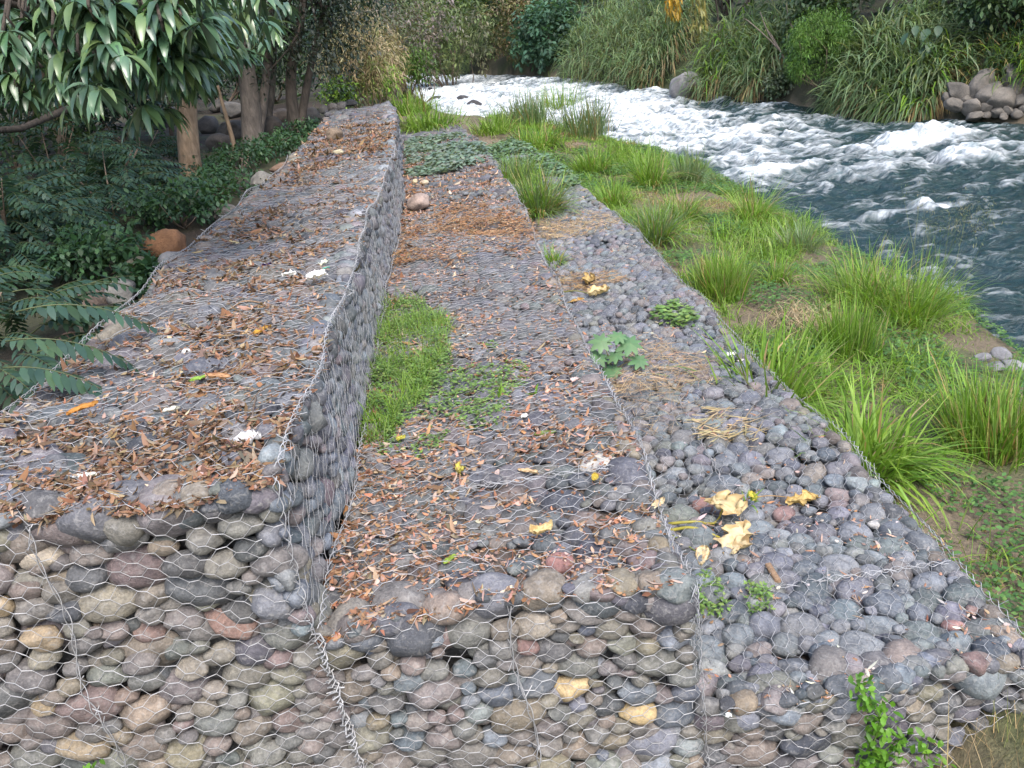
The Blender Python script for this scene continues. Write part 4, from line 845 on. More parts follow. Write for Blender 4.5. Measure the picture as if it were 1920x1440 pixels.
n = 42000; y = U(84, 125, n); x = U(-70, 26, n); h = np.maximum(terrain(x, y), -2); P = np.stack([x, y, h+(7*fbm(np.stack([x, y], -1)*.12, 3, 61)+3.0)*U(0, 1, n)], 1); k = (x > rb(y)+2) | (x < lb(y)-2); wood_mass('upstream_woods', 'mixed woods closing the view where the river bends', P[k], .8, .36, MIDGREEN+[(.12, .17, .07), (.14, .17, .08), (.10, .15, .06)])

# shrubs at the far end of the wall, our bank
WE = 'shrubs past the end of the wall'
for lab, nm, x, y, dist, R, L, W, pal, ncl, per in [('purple-brown twiggy bush with sparse dull leaves above the wall end', 'twiggy_bush', 745, 60, 44, (3.0, 2.5, 2.6), .26, .10, [(.19, .155, .155), (.13, .125, .10), (.22, .18, .175), (.10, .13, .06), (.13, .16, .08)], 230, 20), ('dry straw-coloured feathery bush at the end of the wall', 'dry_bush', 672, 105, 30, (1.3, 1.3, 1.4), .36, .03, [(.36, .30, .20), (.28, .22, .13), (.22, .19, .10), (.14, .14, .06)], 150, 26), ('second straw-coloured bush nearer the river', 'dry_bush', 722, 110, 36, (.9, 1.2, 1.1), .34, .03, [(.34, .28, .16), (.24, .21, .10), (.2, .2, .08)], 90, 24),
        ('bright green low bush at the wall end', 'low_bush', 705, 148, 33, (.8, .9, .6), .18, .07, FRESH, 80, 18), ('green drooping branch over the water past the wall end', 'overhanging_branch', 780, 122, 42, (.9, 1.2, .9), .24, .09, [(.07, .14, .03), (.06, .12, .03), (.09, .16, .03)], 60, 16), ('yellow-green bush on the left wall corner at its far end', 'low_bush', 640, 175, 29, (.7, .8, .5), .16, .07, FRESH[:2]+MIDGREEN, 70, 18), ('tall olive bush filling the bend above the overhanging branch', 'olive_bush', 830, 60, 62, (3.4, 3, 3.4), .4, .14, [(.12, .165, .06), (.15, .185, .085), (.14, .14, .09)], 200, 20), ('grey leafless-looking bush behind the dry straw bush', 'twiggy_bush', 690, 40, 38, (1.6, 1.6, 2.0), .22, .07, [(.20, .175, .15), (.15, .14, .11), (.11, .125, .075)], 130, 18)]:
    c = atd(x, y, dist); zb = min(float(terrain(c[0], c[1])), c[2]-.2); b_ = np.array([c[0], c[1], zb]); bush(nm, lab, 'bush', b_, c, R, ncl, per, .4, L, W, pal, M_STRAW if 'dry' in nm else M_LEAF, group=WE, stems=12, shell=.35, zmin=-1, droop=.8, prof='leaf2' if 'dry' not in nm else 'blade2')

# ------------------------------------------------------------------ grass on our bank
def tuft(label, base, R, h, n, pal, W=.014, lean=.5, droop=.9, group='grass tufts on the near bank', name='grass_tuft', dry=.08, mat=None):
    base = np.asarray(base, float); a = U(0, 2*np.pi, n); rr = np.sqrt(U(0, 1, n))*R; P = base+np.stack([np.cos(a)*rr, np.sin(a)*rr, np.zeros(n)], 1)
    D = np.stack([np.cos(a)*rr/R*lean, np.sin(a)*rr/R*lean, np.ones(n)], 1)+RNG.normal(size=(n, 3))*.2; col = pick(pal, n, .2); d = RNG.random(n) < dry; col[d] = pick(STRAWC, d.sum(), .2)
    P[:, :2] += np.clip(.3*R*RNG.normal(size=(n, 2)), -.5*R, .5*R)*(RNG.random((n, 1)) < .4); g = G(); g.add(*ribbons(P, D, h*U(.3, 1.1, n)*(1-.25*rr/R), W*U(.6, 1.4, n), 'blade5', droop*U(.2, 1.8, n), 0, col)); o = g.build(name, mat or M_GRASS, origin=base); return tag(o, label, 'grass tuft', group)
BANKG = FRESH+[(.12, .22, .04), (.24, .33, .10)]
for lab, x, y, hpx, R, n, pal, W in [
        ('big bright grass tuft overhanging the lowest tier edge, upper one', 1440, 775, 200, .30, 260, FRESH, .022), ('big bright grass tuft overhanging the lowest tier edge, lower one', 1610, 880, 190, .34, 420, FRESH, .020), ('dense upright grass tuft on the far right of the bank', 1850, 850, 170, .30, 420, BANKG, .013), ('upright yellow-green tuft by the bare path', 1355, 560, 110, .26, 420, BANKG, .012), ('small tuft beside the bare path', 1455, 530, 60, .16, 150, BANKG, .01), ('green tuft in the middle of the bank below the tall stalks', 1620, 570, 110, .34, 420, BANKG, .012),
        ('yellow-green tuft beside the dry grass heap', 1590, 660, 110, .26, 340, BANKG, .012), ('broad tuft spilling toward the river', 1700, 600, 110, .36, 380, BANKG, .012), ('arching dark green tuft at the lowest tier edge by the straw', 1230, 455, 85, .24, 380, ELEPH+FRESH, .014), ('grass tuft above the arching dark green tuft', 1275, 415, 70, .26, 300, BANKG, .013), ('tuft by the waterline in the middle of the bank', 1410, 415, 85, .26, 300, BANKG, .012), ('pale arching tuft near the waterline', 1500, 470, 60, .28, 220, ELEPH, .012),
        ('grass tuft at the tier edge by the vine mat', 1150, 390, 60, .28, 320, BANKG, .014), ('long-bladed tuft on the bank beyond the lowest tier', 1220, 350, 80, .34, 340, BANKG, .016), ('arching tuft beside the rapids', 1290, 340, 60, .3, 260, ELEPH, .016), ('tall reedy tuft at the point where the rapids start', 1050, 240, 85, .45, 240, BANKG, .022), ('reedy seeding tuft right of the tall reedy one', 1095, 255, 70, .45, 300, ELEPH, .018), ('rounded tuft left of the tall reedy one', 985, 235, 60, .45, 300, ELEPH, .02), ('yellowish tuft at the end of the bank spit', 925, 250, 40, .4, 240, BANKG, .018),
        ('bright low tuft on the bank beyond the vine mat', 1010, 275, 45, .45, 320, BANKG, .016), ('green tuft over the end of the lowest tier', 1110, 320, 45, .4, 300, BANKG, .016), ('hanging grass tuft on the lowest tier against the middle tier edge', 1008, 402, 85, .34, 800, BANKG+ELEPH, .014), ('leafy grass on the lowest tier behind the hanging tuft', 968, 350, 60, .42, 700, BANKG+ELEPH, .016), ('low tuft on the lowest tier beside the middle tier', 1035, 495, 40, .14, 160, FRESH, .01), ('grass on the middle tier past the vine mat', 800, 240, 45, .5, 420, BANKG, .018), ('grass fringe between the wall end and the river', 765, 215, 45, .5, 420, BANKG, .02)]:
    z = None
    if 'middle tier' in lab and 'lowest' not in lab: z = ZB
    elif lab.startswith(('low tuft', 'hanging grass', 'leafy grass')): z = ZC
    b_ = hit(x, y) if z is None else atz(x, y, z)
    d_ = np.linalg.norm(b_-CAM); up_ = 'upright' in lab or 'yellow-green' in lab or 'reedy' in lab
    tuft(lab, b_, R*(1 if d_ < 22 else 1.6), hpx*d_/F_PX*(1.3 if 'reedy' in lab else 1.1 if up_ or 'overhanging' in lab else 1.35), int(n*U(1.3, 1.8)), pal, W*(1 if d_ < 22 else 1.4), lean=U(.2, .3) if up_ else U(.45, .75), droop=U(.35, .6) if up_ else U(.8, 1.7), dry=U(.03, .14))
for lab, x, y, hpx in (('tall thin seed stalks standing before the dark water', 1790, 560, 190), ('tall thin seed stalks leaning right over the water', 1840, 520, 130)):
    b_ = hit(x-40, y+10); d_ = np.linalg.norm(b_-CAM); h = hpx*d_/F_PX; n = 34; a = U(0, 6.28, n); P = b_+np.stack([np.cos(a)*.35*U(0, 1, n), np.sin(a)*.35*U(0, 1, n), np.zeros(n)], 1); g = G(); D = RNG.normal(size=(n, 3))*.16+np.array([.15, 0, 1]); Lr = h*U(.6, 1.1, n)
    g.add(*ribbons(P, D, Lr, .005, 'blade5', .3, 0, pick([(.12, .17, .06), (.17, .19, .08)], n, .2))); tips = P+norm(D)*Lr[:, None]*.93
    leafcloud(g, tips, 10, .10, .07, .008, [(.17, .19, .09), (.2, .19, .1)], droop=.8); tag(g.build('seed_stalks', M_GRASS, origin=b_), lab, 'grass stalks', 'seed stalks on the bank')
# short turf and clover over the bank
n = 130000; y = 30*U(0, 1, n)**1.35-.6; xw = 3.46+bend(y); x = xw+(lb(y)-xw+.25)*U(0, 1, n); P = np.stack([x, y], -1); dens = fbm(P*.9, 4, 71); bare = sstep(.44, .55, dens)
pb_ = hit(1470, 590); bare = bare*(1-.95*np.exp(-(((x-pb_[0])/.35)**2+((y-pb_[1])/.9)**2))); pb2 = hit(1880, 960); bare = bare*(1-.9*np.exp(-(((x-pb2[0])/.5)**2+((y-pb2[1])/.5)**2)))
k = RNG.random(n) < .10+.90*bare; x, y = x[k], y[k]; n = len(x); P = np.stack([x, y, terrain(x, y)], 1); tall = .02+.11*fbm(P[:, :2]*1.1, 3, 73); far_ = 1+np.clip(y-6, 0, 30)*.05
col = pick(BANKG+[(.07, .13, .03)], n, .2); dm = fbm(P[:, :2]*.7, 3, 75) > .60; dm |= (y < 2.2) & (RNG.random(n) < .55); col[dm] = pick(STRAWC+[(.22, .20, .09), (.13, .17, .06)], dm.sum(), .2)
g = G(); g.add(*ribbons(P, RNG.normal(size=(n, 3))*.5+np.array([0, 0, .8]), tall*U(.6, 1.4, n)*far_, .008*far_*U(.7, 1.3, n), 'blade2', U(.4, 1.6, n), 0, col)); tag(g.build('turf', M_GRASS), 'short trampled green grass covering the near river bank', 'grass', kind='stuff')
n = 60000; y = 24*U(0, 1, n)**1.2; xw = 3.45+bend(y); x = xw+(lb(y)-xw+.1)*U(0, 1, n); k = fbm(np.stack([x, y], -1)*1.1, 3, 91) > .52; x, y = x[k], y[k]; n = len(x); a = U(0, 6.28, n)
g = G(); g.add(*ribbons(np.stack([x, y, terrain(x, y)+U(.01, .12, n)], 1), np.stack([np.cos(a), np.sin(a), U(-.1, .5, n)], 1), U(.02, .05, n)*(1+.04*y), U(.018, .04, n)*(1+.04*y), 'leaf2', .3, 0, pick([(.085, .18, .05), (.11, .21, .055), (.07, .15, .045)], n, .2))); tag(g.build('clover_cover', M_LEAF), 'low clover-like weeds mixed into the bank grass', 'weeds', kind='stuff')

# ------------------------------------------------------------------ plants on the tiers
def on_tier(key, x, y):
    f = FACES[key+'t']; z = {'A': ZA, 'B': ZB, 'C': ZC}[key]; p = atz(x, y, z); u = np.array([p[0]-f.O[0]-float(bend(p[1]))]); v = np.array([p[1]]); p[2] = z+max(float(f.at(u, v)[0]), -.05)+.012; return p
def scatter_tier(key, poly, n):
    """random points inside a pixel polygon drawn on a tier's top"""
    z = {'A': ZA, 'B': ZB, 'C': ZC}[key]; Q = np.array([atz(x, y, z)[:2] for x, y in poly]); lo, hi = Q.min(0), Q.max(0); P = U(0, 1, (n, 2))*(hi-lo)+lo; ins = np.zeros(n, bool); j = len(Q)-1
    for i in range(len(Q)):
        c = ((Q[i, 1] > P[:, 1]) != (Q[j, 1] > P[:, 1])) & (P[:, 0] < (Q[j, 0]-Q[i, 0])*(P[:, 1]-Q[i, 1])/(Q[j, 1]-Q[i, 1]+1e-9)+Q[i, 0]); ins ^= c; j = i
    P = P[ins]; f = FACES[key+'t']; h = f.at(P[:, 0]-f.O[0]-bend(P[:, 1]), P[:, 1]); return np.concatenate([P, (z+np.clip(h, -.05, .05))[:, None]], 1)
def weed_patch(label, key, poly, n, hmax, L, W, pal, name='weed_patch', cat='weeds', noise=.42, prof='leaf2', flat=.3, sc=2.2):
    P = scatter_tier(key, poly, n); d = fbm(P[:, :2]*sc, 3, 19); k = d > noise; P = P[k]; d = d[k]; n = len(P); h = hmax*sstep(noise, noise+.25, d)*U(.1, 1, n); a = U(0, 6.28, n); c = P.mean(0); g = G()
    g.add(*ribbons(P+np.stack([np.zeros(n), np.zeros(n), h+.01], 1), np.stack([np.cos(a), np.sin(a), U(-.2, flat*2, n)], 1), L*U(.6, 1.3, n), W*U(.6, 1.3, n), prof, .4, 0, pick(pal, n, .2), side=np.stack([-np.sin(a), np.cos(a), U(-.35, .35, n)], 1)))
    m = n//3; g.add(*ribbons(P[:m]+np.array([0, 0, -.01]), RNG.normal(size=(m, 3))*.3+np.array([0, 0, 1]), h[:m]+.03, .004, 'blade2', .2, 0, pick(pal, m)*.8)); return tag(g.build(name, M_LEAF, origin=c), label, cat)
GREENP = [(.15, .26, .07), (.19, .30, .08), (.12, .21, .06), (.22, .32, .10)]
weed_patch('dense patch of tiny-leaved green weeds on the middle tier against the tall wall', 'B', [(672, 830), (700, 570), (790, 565), (840, 600), (850, 680), (770, 770), (715, 845)], 12000, .08, .024, .018, GREENP, noise=.36, sc=3.6)
weed_patch('thin sprinkle of weeds in the leaf litter on the middle tier', 'B', [(672, 840), (880, 600), (1000, 700), (940, 800), (760, 860)], 9000, .05, .026, .02, GREENP, noise=.47, sc=4)
weed_patch('grey-green mat of round vine leaves across the middle tier', 'B', [(763, 332), (762, 262), (840, 245), (905, 268), (925, 300), (850, 318), (800, 335)], 7500, .10, .09, .09, [(.16, .22, .165), (.19, .26, .20), (.12, .18, .13), (.22, .28, .23)], 'vine_mat', 'vine', .30, 'leaf', .12, 1.2)
weed_patch('green vine leaves spreading over the far part of the lowest tier', 'C', [(905, 280), (960, 262), (1040, 300), (1090, 345), (1040, 360), (980, 335)], 7500, .16, .09, .09, [(.12, .21, .09), (.15, .23, .12), (.17, .25, .17)], 'vine_mat', 'vine', .30, 'leaf', .12, 1.2)
weed_patch('green sprig creeping over the lowest tier edge', 'C', [(1215, 590), (1260, 565), (1310, 590), (1300, 610), (1240, 600)], 700, .05, .06, .05, GREENP, noise=.12, sc=6)
weed_patch('small weeds at the foot of the middle tier front corner', 'C', [(1305, 1080), (1345, 1080), (1370, 1150), (1310, 1160)], 420, .06, .03, .016, GREENP, noise=.2, sc=7)
weed_patch('small weed sprouting below the wooden stick', 'C', [(1400, 1105), (1440, 1105), (1450, 1150), (1405, 1150)], 240, .06, .03, .016, GREENP, noise=.2, sc=8)
for lab, x, y, h, n, W in (('grass with arching blades in the weed patch', 715, 790, .34, 16, .016), ('thin grass sprout on the middle tier amid pale litter', 940, 745, .26, 10, .016), ('small green shoot by the white scraps on the middle tier', 1000, 735, .12, 8, .02), ('green shoot rising from the dry leaf stalks', 1400, 950, .16, 9, .012)):
    b_ = on_tier('C' if x > 1200 else 'B', x, y); tuft(lab, b_, .05, h, n, FRESH, W, lean=.8, droop=1.3, group='grass sprouts on the tiers', name='grass_sprout', dry=0)
# straw heaps
def straw(label, key, poly, n, pal, L=.22, W=.004, hump=.05, noise=.35, cross=.8):
    P = scatter_tier(key, poly, n); d = fbm(P[:, :2]*2.4, 3, 29); P = P[RNG.random(len(P)) < sstep(noise-.05, noise+.14, d)]; n = len(P); c = P.mean(0); a = RNG.normal(0, cross, n); g = G(); P[:, 2] += .012+hump*U(0, 1, n)**2
    D = np.stack([np.cos(a), np.sin(a), U(-.12, .12, n)], 1); g.add(*ribbons(P-D*L*.5, D, L*U(.4, 1.3, n), W*U(.7, 1.5, n), 'blade2', U(-.2, .4, n), 0, pick(pal, n, .2))); return tag(g.build('straw_heap', M_STRAW, origin=c), label, 'straw', 'heaps of dry straw on the tiers')
straw('rusty brown straw heap across the middle tier', 'B', [(735, 500), (748, 450), (770, 415), (850, 385), (940, 383), (990, 395), (1010, 440), (1000, 478), (930, 472), (850, 490)], 12000, [(.27, .145, .075), (.34, .19, .10), (.22, .12, .065), (.40, .27, .17)], .085, .010, .03, .33, 1.5)
straw('pale straw spread across the lowest tier by the rusty heap', 'C', [(1005, 400), (1110, 395), (1165, 410), (1165, 430), (1060, 450), (1015, 445)], 3600, [(.42, .31, .19), (.36, .25, .15), (.5, .38, .25)], .2, .006, .03, .25, 1.2)
straw('golden straw heap round the castor plant', 'C', [(1130, 690), (1180, 655), (1240, 640), (1330, 680), (1350, 705), (1270, 735), (1160, 740)], 1500, [(.40, .29, .18), (.46, .35, .24), (.32, .22, .14)], .26, .0045, .045, .30, 1.0)
straw('brown straw by the crumpled dry leaves', 'C', [(1035, 530), (1060, 500), (1130, 505), (1190, 525), (1120, 540), (1060, 545)], 1800, [(.34, .22, .12), (.42, .3, .18), (.28, .17, .09)], .18, .006, .03, .25, .8)
straw('thin scattered straw below the golden heap', 'C', [(1140, 745), (1300, 730), (1330, 790), (1220, 820), (1160, 800)], 260, [(.36, .29, .22), (.26, .19, .13)], .26, .0045, .03, .38, 1.4)
straw('limp dead grass hanging beside the bright grass tuft', 'C', [(1310, 800), (1350, 770), (1420, 790), (1440, 815), (1340, 830)], 240, [(.42, .34, .2), (.34, .26, .15)], .30, .008, .05, .1, .5)
n = 900; b_ = hit(1510, 610); P = b_+RNG.normal(size=(n, 3))*np.array([.22, .3, .0]); P[:, 2] = terrain(P[:, 0], P[:, 1])+U(.02, .2, n); g = G(); g.add(*ribbons(P, RNG.normal(size=(n, 3))*np.array([1, 1, .3]), .25, .006, 'blade2', .8, 0, pick([(.36, .29, .18), (.28, .22, .13)], n))); tag(g.build('straw_heap', M_STRAW, origin=b_), 'heap of dry tangled grass on the bank beside the bare path', 'straw', 'heaps of dry straw on the bank')
n = 260; b_ = np.array([3.32, -.12, -2.35]); P = b_+RNG.normal(size=(n, 3))*np.array([.16, .1, 0]); g = G(); g.add(*ribbons(P, RNG.normal(size=(n, 3))*.35+np.array([0, 0, 1]), U(.35, .75, n), .006, 'blade5', .5, 0, pick(STRAWC+[(.2, .22, .08)], n))); tag(g.build('dry_grass', M_STRAW, origin=b_), 'thin dry grass stalks at the outer front corner of the lowest tier', 'grass tuft')
# castor plant: star-shaped leaves on thin stalks
b_ = on_tier('C', 1150, 695); root = empty('castor_plant', b_, 'young plant with star-shaped leaves growing out of the golden straw', 'plant'); gs = G(); d_ = np.linalg.norm(b_-CAM)
for x, y, R, tl in ((1182, 643, .17, .1), (1122, 668, .155, -.1), (1128, 640, .14, .2), (1148, 694, .14, -.5), (1200, 675, .13, .4), (1155, 665, .12, 0), (1160, 630, .12, .2), (1118, 703, .09, -.3)):
    c = atd(x, y, d_-U(.05, .2)); nrm = norm(np.array([tl*.5, -.45, .9])+RNG.normal(size=3)*.12); a0 = norm(np.cross(nrm, [0, 1, 0])); a1 = np.cross(nrm, a0); g = G(); th = np.linspace(0, 2*np.pi, 9)[:-1]+U(0, .5); Lb = R*np.array([1, .95, .85, .75, .7, .75, .85, .95])
    D = np.cos(th)[:, None]*a0+np.sin(th)[:, None]*a1; S = np.cross(nrm, D); g.add(*ribbons(np.tile(c, (8, 1)), D, Lb*1.1, Lb*.46, 'leaf5', .35, .15, pick([(.11, .215, .105), (.13, .235, .115)], 8, .08), side=S)); g.build('leaf', M_LEAF, root).location = -b_
    V, F = tube(spline([b_, (b_+c)/2+np.array([0, 0, .03]), c], 7), np.linspace(.006, .0035, 7), 5); gs.add(V, F, (.22, .2, .09))
gs.build('stem', M_LEAF, root).location = -b_
# leafy weed climbing the front of the lowest tier
for lab, pts, n in (('bright green leafy weed climbing the front of the lowest tier', [(1618, 1290), (1630, 1320), (1650, 1345), (1645, 1375), (1635, 1405), (1650, 1435), (1680, 1390), (1620, 1440), (1670, 1420)], 26), ('smaller leafy weed right of the climbing one', [(1740, 1395), (1735, 1425), (1770, 1440)], 12), ('leaf sprig at the bottom edge of the tall tier front', [(172, 1436)], 6)):
    q = []
    for x, y in pts:
        d = ray(x, y); q.append(CAM+d*((-.07-CAM[1])/d[1]))
    q = np.array(q); b_ = q[-1]*1.0; root = empty('climbing_weed', b_, lab, 'weed', 'weeds on the wall front'); g = G(); C = np.repeat(q, n, 0)+RNG.normal(size=(len(q)*n, 3))*np.array([.035, .02, .035]); m = len(C)
    g.add(*ribbons(C, RNG.normal(size=(m, 3))*.6+np.array([0, -.5, .35]), U(.03, .065, m), U(.016, .03, m), 'leaf', .6, .15, pick([(.10, .24, .02), (.13, .28, .03), (.08, .19, .02)], m, .15))); g.build('foliage', M_LEAF, root).location = -b_
    gs = G(); V, F = tube(spline([b_-np.array([0, 0, .1]), q[0]] if len(q) < 2 else np.concatenate([[b_-np.array([0, 0, .2])], q[::-1]]), 14), .004, 4); gs.add(V, F, (.12, .2, .04)); gs.build('stem', M_LEAF, root).location = -b_

# ------------------------------------------------------------------ leaf litter and small things on the tiers
def litter(name, label, key, n, dens, pal, L, W, far_=.05, vmax=15):
    f = FACES[key+'t']; u = U(.0, f.w, n); v = vmax*U(0, 1, n)**1.5; p = dens(u, v); k = RNG.random(n) < p; u, v = u[k], v[k]; n = len(u); h = f.at(u, v); P = f.xyz(u, v, np.clip(h, -.045, .05)+U(.002, .016, n)); s = 1+far_*v
    a = U(0, 6.28, n); D = np.stack([np.cos(a), np.sin(a), RNG.normal(0, .18, n)], 1); g = G()
    S = norm(np.stack([-np.sin(a), np.cos(a), RNG.normal(0, .45, n)], 1)); g.add(*ribbons(P-D*L*.4*s[:, None], D, L*s*np.clip(np.exp(RNG.normal(-.25, .45, n)), .25, 1.9), W*s*U(.4, 1.7, n), 'dry', U(-.5, .3, n), .42, pick(pal, n, .28), side=S, curl=U(-.7, .9, n)))
    return tag(g.build(name, M_DRY), label, 'leaf litter', kind='stuff')
BROWN = [(.185, .10, .06), (.235, .14, .09), (.135, .08, .052), (.29, .20, .14), (.21, .125, .085), (.115, .07, .05), (.32, .24, .185), (.23, .135, .08), (.17, .13, .10)]
PINKISH = [(.42, .28, .22), (.36, .22, .16), (.48, .36, .30), (.30, .16, .10), (.38, .2, .12)]
nz = lambda u, v, s, sd: fbm(np.stack([u*s*.8, v*s*1.25], -1), 4, sd)
litter('leaf_litter', 'brown fallen leaves strewn in drifts over the top of the tall tier', 'A', 34000, lambda u, v: .05+.95*sstep(.47, .60, nz(u, v, 2.3, 101)+.12*np.exp(-((v-.3)/.3)**2)*(u < .9)), BROWN, .058, .019)
litter('leaf_crumbs', 'tiny crumbs of dry leaves over the top of the tall tier', 'A', 16000, lambda u, v: .15+.85*sstep(.42, .58, nz(u, v, 2.9, 103)), BROWN+PINKISH, .035, .013, .05, 18)
litter('leaf_litter', 'fallen leaves and pale shreds over the middle tier', 'B', 18000, lambda u, v: np.clip(.04+.9*sstep(.50, .62, nz(u, v, 2.6, 107)+.16*np.exp(-u/.35)-.05*(u > 1.1)), 0, 1), BROWN+PINKISH+PINKISH, .056, .018)
litter('leaf_crumbs', 'pale leaf crumbs between the stones of the middle tier', 'B', 22000, lambda u, v: np.clip(.12+.88*sstep(.44, .60, nz(u, v, 3.1, 109)+.10*np.exp(-u/.4)), 0, 1), PINKISH+BROWN[:2], .032, .012, .05, 18)
litter('leaf_drift', 'drift of red-brown leaves in the corner below the tall tier', 'B', 6000, lambda u, v: np.clip(1.1*np.exp(-(u/.13)**2)*sstep(3.6, 2.0, v)+.7*np.exp(-(u/.2)**2)*sstep(4.5, 5.5, v), 0, 1), [(.32, .16, .085), (.26, .13, .07), (.38, .23, .15), (.20, .10, .06)], .075, .024)
litter('leaf_crumbs', 'pale shreds of leaves between the stones of the lowest tier', 'C', 7000, lambda u, v: np.clip(.05+.6*sstep(.52, .66, nz(u, v, 3.3, 113)+.12*np.exp(-u/.3)), 0, 1), PINKISH+[(.5, .45, .42)], .04, .012)

def crumpled(name, label, key, x, y, L, W, rz, col, cat='dry leaf', amp=.35, stalk=None, group=None, mat=None, seed=1, lift=.02, lobes=0.0):
    """a crumpled sheet (dead leaf, wrapper) lying on a tier"""
    b_ = on_tier(key, x, y) if not isinstance(key, np.ndarray) else key; root = empty(name, b_, label, cat, group); nu, nv = 25, 17; u = np.linspace(-1, 1, nu); v = np.linspace(-1, 1, nv); Ug, Vg = np.meshgrid(u, v, indexing='ij')
    wid = np.sqrt(np.clip(1-np.abs(Ug)**2.4, 0.02, 1))*(1+lobes*np.sin(Ug*9+seed)+.5*lobes*np.sin(Ug*21+seed*2)); X_ = Ug*L/2; Y_ = Vg*W/2*wid; Q_ = np.stack([Ug*1.6+seed*3.3, Vg*1.6, np.full_like(Ug, seed*1.7)], -1)
    Z_ = (fbm(Q_*1.5, 4, seed)-.35)*amp*1.2*W+.35*amp*W*Vg**2; X_ = X_+(fbm(Q_+7, 2, seed)-.5)*.3*L; Y_ = Y_+(fbm(Q_+3, 2, seed+3)-.5)*.5*W; c, s = math.cos(rz), math.sin(rz)
    P = np.stack([X_*c-Y_*s, X_*s+Y_*c, np.maximum(Z_, -.01)+lift], -1).reshape(-1, 3); I, J = np.meshgrid(np.arange(nu-1), np.arange(nv-1), indexing='ij'); I = I.ravel(); J = J.ravel(); Fq = np.stack([I*nv+J, (I+1)*nv+J, (I+1)*nv+J+1, I*nv+J+1], 1)
    Z0 = fbm(Q_*3.1, 3, seed+9); br = np.clip(sstep(.5, .68, Z0)*.7+sstep(.72, 1.0, np.abs(Vg)+.35*(Z0-.5))*.65, 0, .85).reshape(-1, 1)*(1.0 if cat == 'dry leaf' else 0.0); cc = np.array(col)*(1+.5*(fbm(Q_*2, 3, seed+5)-.5)).reshape(-1, 1); cc = cc*(1-br)+np.array(col)*np.array([.55, .42, .30])*br; obj('blade' if cat == 'dry leaf' else 'sheet', mesh_np(name, P, Fq, np.clip(cc, 0, .9), True), mat or M_DRY, root)
    if stalk is not None:
        for (pts, r, sc) in stalk:
            q = np.array([on_tier('C', a, b) for a, b in pts])+np.array([0, 0, .015]); V, F = tube(spline(q, 12)-b_, np.linspace(r, r*.55, 12), 7); g = G(); g.add(V, F, sc); g.build('stalk', M_LEAF, root, True)
    return root
YSTALK = (.42, .37, .08)
crumpled('dried_leaf', 'big crumpled cream leaf with a thick yellow stalk on the lowest tier', 'C', 1362, 966, .27, .20, 1.9, (.62, .50, .30), seed=2, amp=.5, stalk=[([(1254, 990), (1300, 990), (1340, 975), (1356, 960)], .011, YSTALK)], group='dead papaya-like leaves on the lowest tier', lobes=.3)
crumpled('dried_leaf', 'long crumpled cream leaf hooked downward below the yellow stalks', 'C', 1382, 1022, .36, .17, 1.0, (.64, .53, .34), seed=5, amp=.5, stalk=[([(1256, 1000), (1300, 1002), (1350, 1010)], .012, (.46, .40, .07))], group='dead papaya-like leaves on the lowest tier', lobes=.35)
crumpled('dried_leaf', 'small folded cream leaf on a green stalk', 'C', 1318, 1050, .19, .08, 1.2, (.64, .54, .36), seed=7, amp=.6, stalk=[([(1258, 1008), (1290, 1022), (1315, 1036)], .006, (.25, .3, .08))], group='dead papaya-like leaves on the lowest tier')
crumpled('dried_leaf', 'golden ragged leaf lying apart on the lowest tier', 'C', 1508, 934, .22, .12, .05, (.55, .40, .17), seed=11, amp=.45, stalk=[([(1400, 945), (1440, 930), (1480, 932)], .005, (.4, .25, .12))], group='dead papaya-like leaves on the lowest tier', lobes=.35)
crumpled('dried_leaf', 'small yellow folded leaf beside the cream leaves', 'C', 1412, 946, .10, .06, 1.3, (.42, .38, .07), seed=13, amp=.7)
crumpled('dried_leaf', 'large crumpled tan leaf of the pair near the brown straw', 'C', 1122, 553, .27, .2, .3, (.62, .50, .30), seed=17, amp=.6, lobes=.25, group='crumpled tan leaves near the brown straw', stalk=[([(1050, 545), (1080, 548), (1110, 552)], .01, (.3, .3, .12))])
crumpled('dried_leaf', 'upright curled tan leaf behind the large crumpled one', 'C', 1105, 530, .26, .14, 1.3, (.45, .33, .15), seed=19, amp=1.0, lobes=.2, group='crumpled tan leaves near the brown straw')
crumpled('dried_leaf', 'orange leaf fragments left of the crumpled tan leaves', 'C', 1080, 563, .2, .1, .2, (.45, .29, .1), seed=23, amp=.4, lobes=.3)
crumpled('dried_leaf', 'pale papery leaf on the edge of the middle tier', 'B', 1235, 940, .10, .05, .8, (.62, .52, .36), seed=27, amp=.5)
crumpled('dried_leaf', 'yellow and white leaf standing on the middle tier', 'B', 862, 878, .09, .06, 1.4, (.56, .50, .12), seed=29, amp=.9)
crumpled('dried_leaf', 'green leaf lying on the middle tier', 'B', 1022, 817, .13, .05, -.1, (.16, .22, .07), seed=31, amp=.3)
crumpled('dried_leaf', 'yellow leaf at the edge of the weed patch', 'B', 753, 830, .07, .05, 1.0, (.42, .40, .08), seed=33, amp=.5)
crumpled('dried_leaf', 'small yellow leaf near the middle tier edge', 'B', 1117, 905, .08, .04, 1.3, (.5, .38, .07), seed=35, amp=.5)
crumpled('dried_leaf', 'orange curled leaf on the tall tier', 'A', 160, 783, .14, .06, .6, (.46, .22, .06), seed=37, amp=.5)
crumpled('dried_leaf', 'fresh green leaf on the tall tier', 'A', 372, 712, .10, .05, .5, (.22, .36, .07), seed=39, amp=.3)
crumpled('dried_leaf', 'amber leaf leaning by the twig on the tall tier', 'A', 495, 633, .12, .06, .9, (.42, .24, .05), seed=41, amp=.5)
crumpled('dried_leaf', 'tan rolled leaf at the right of the tall tier top', 'A', 412, 716, .16, .05, -.5, (.40, .24, .14), seed=43, amp=.6)
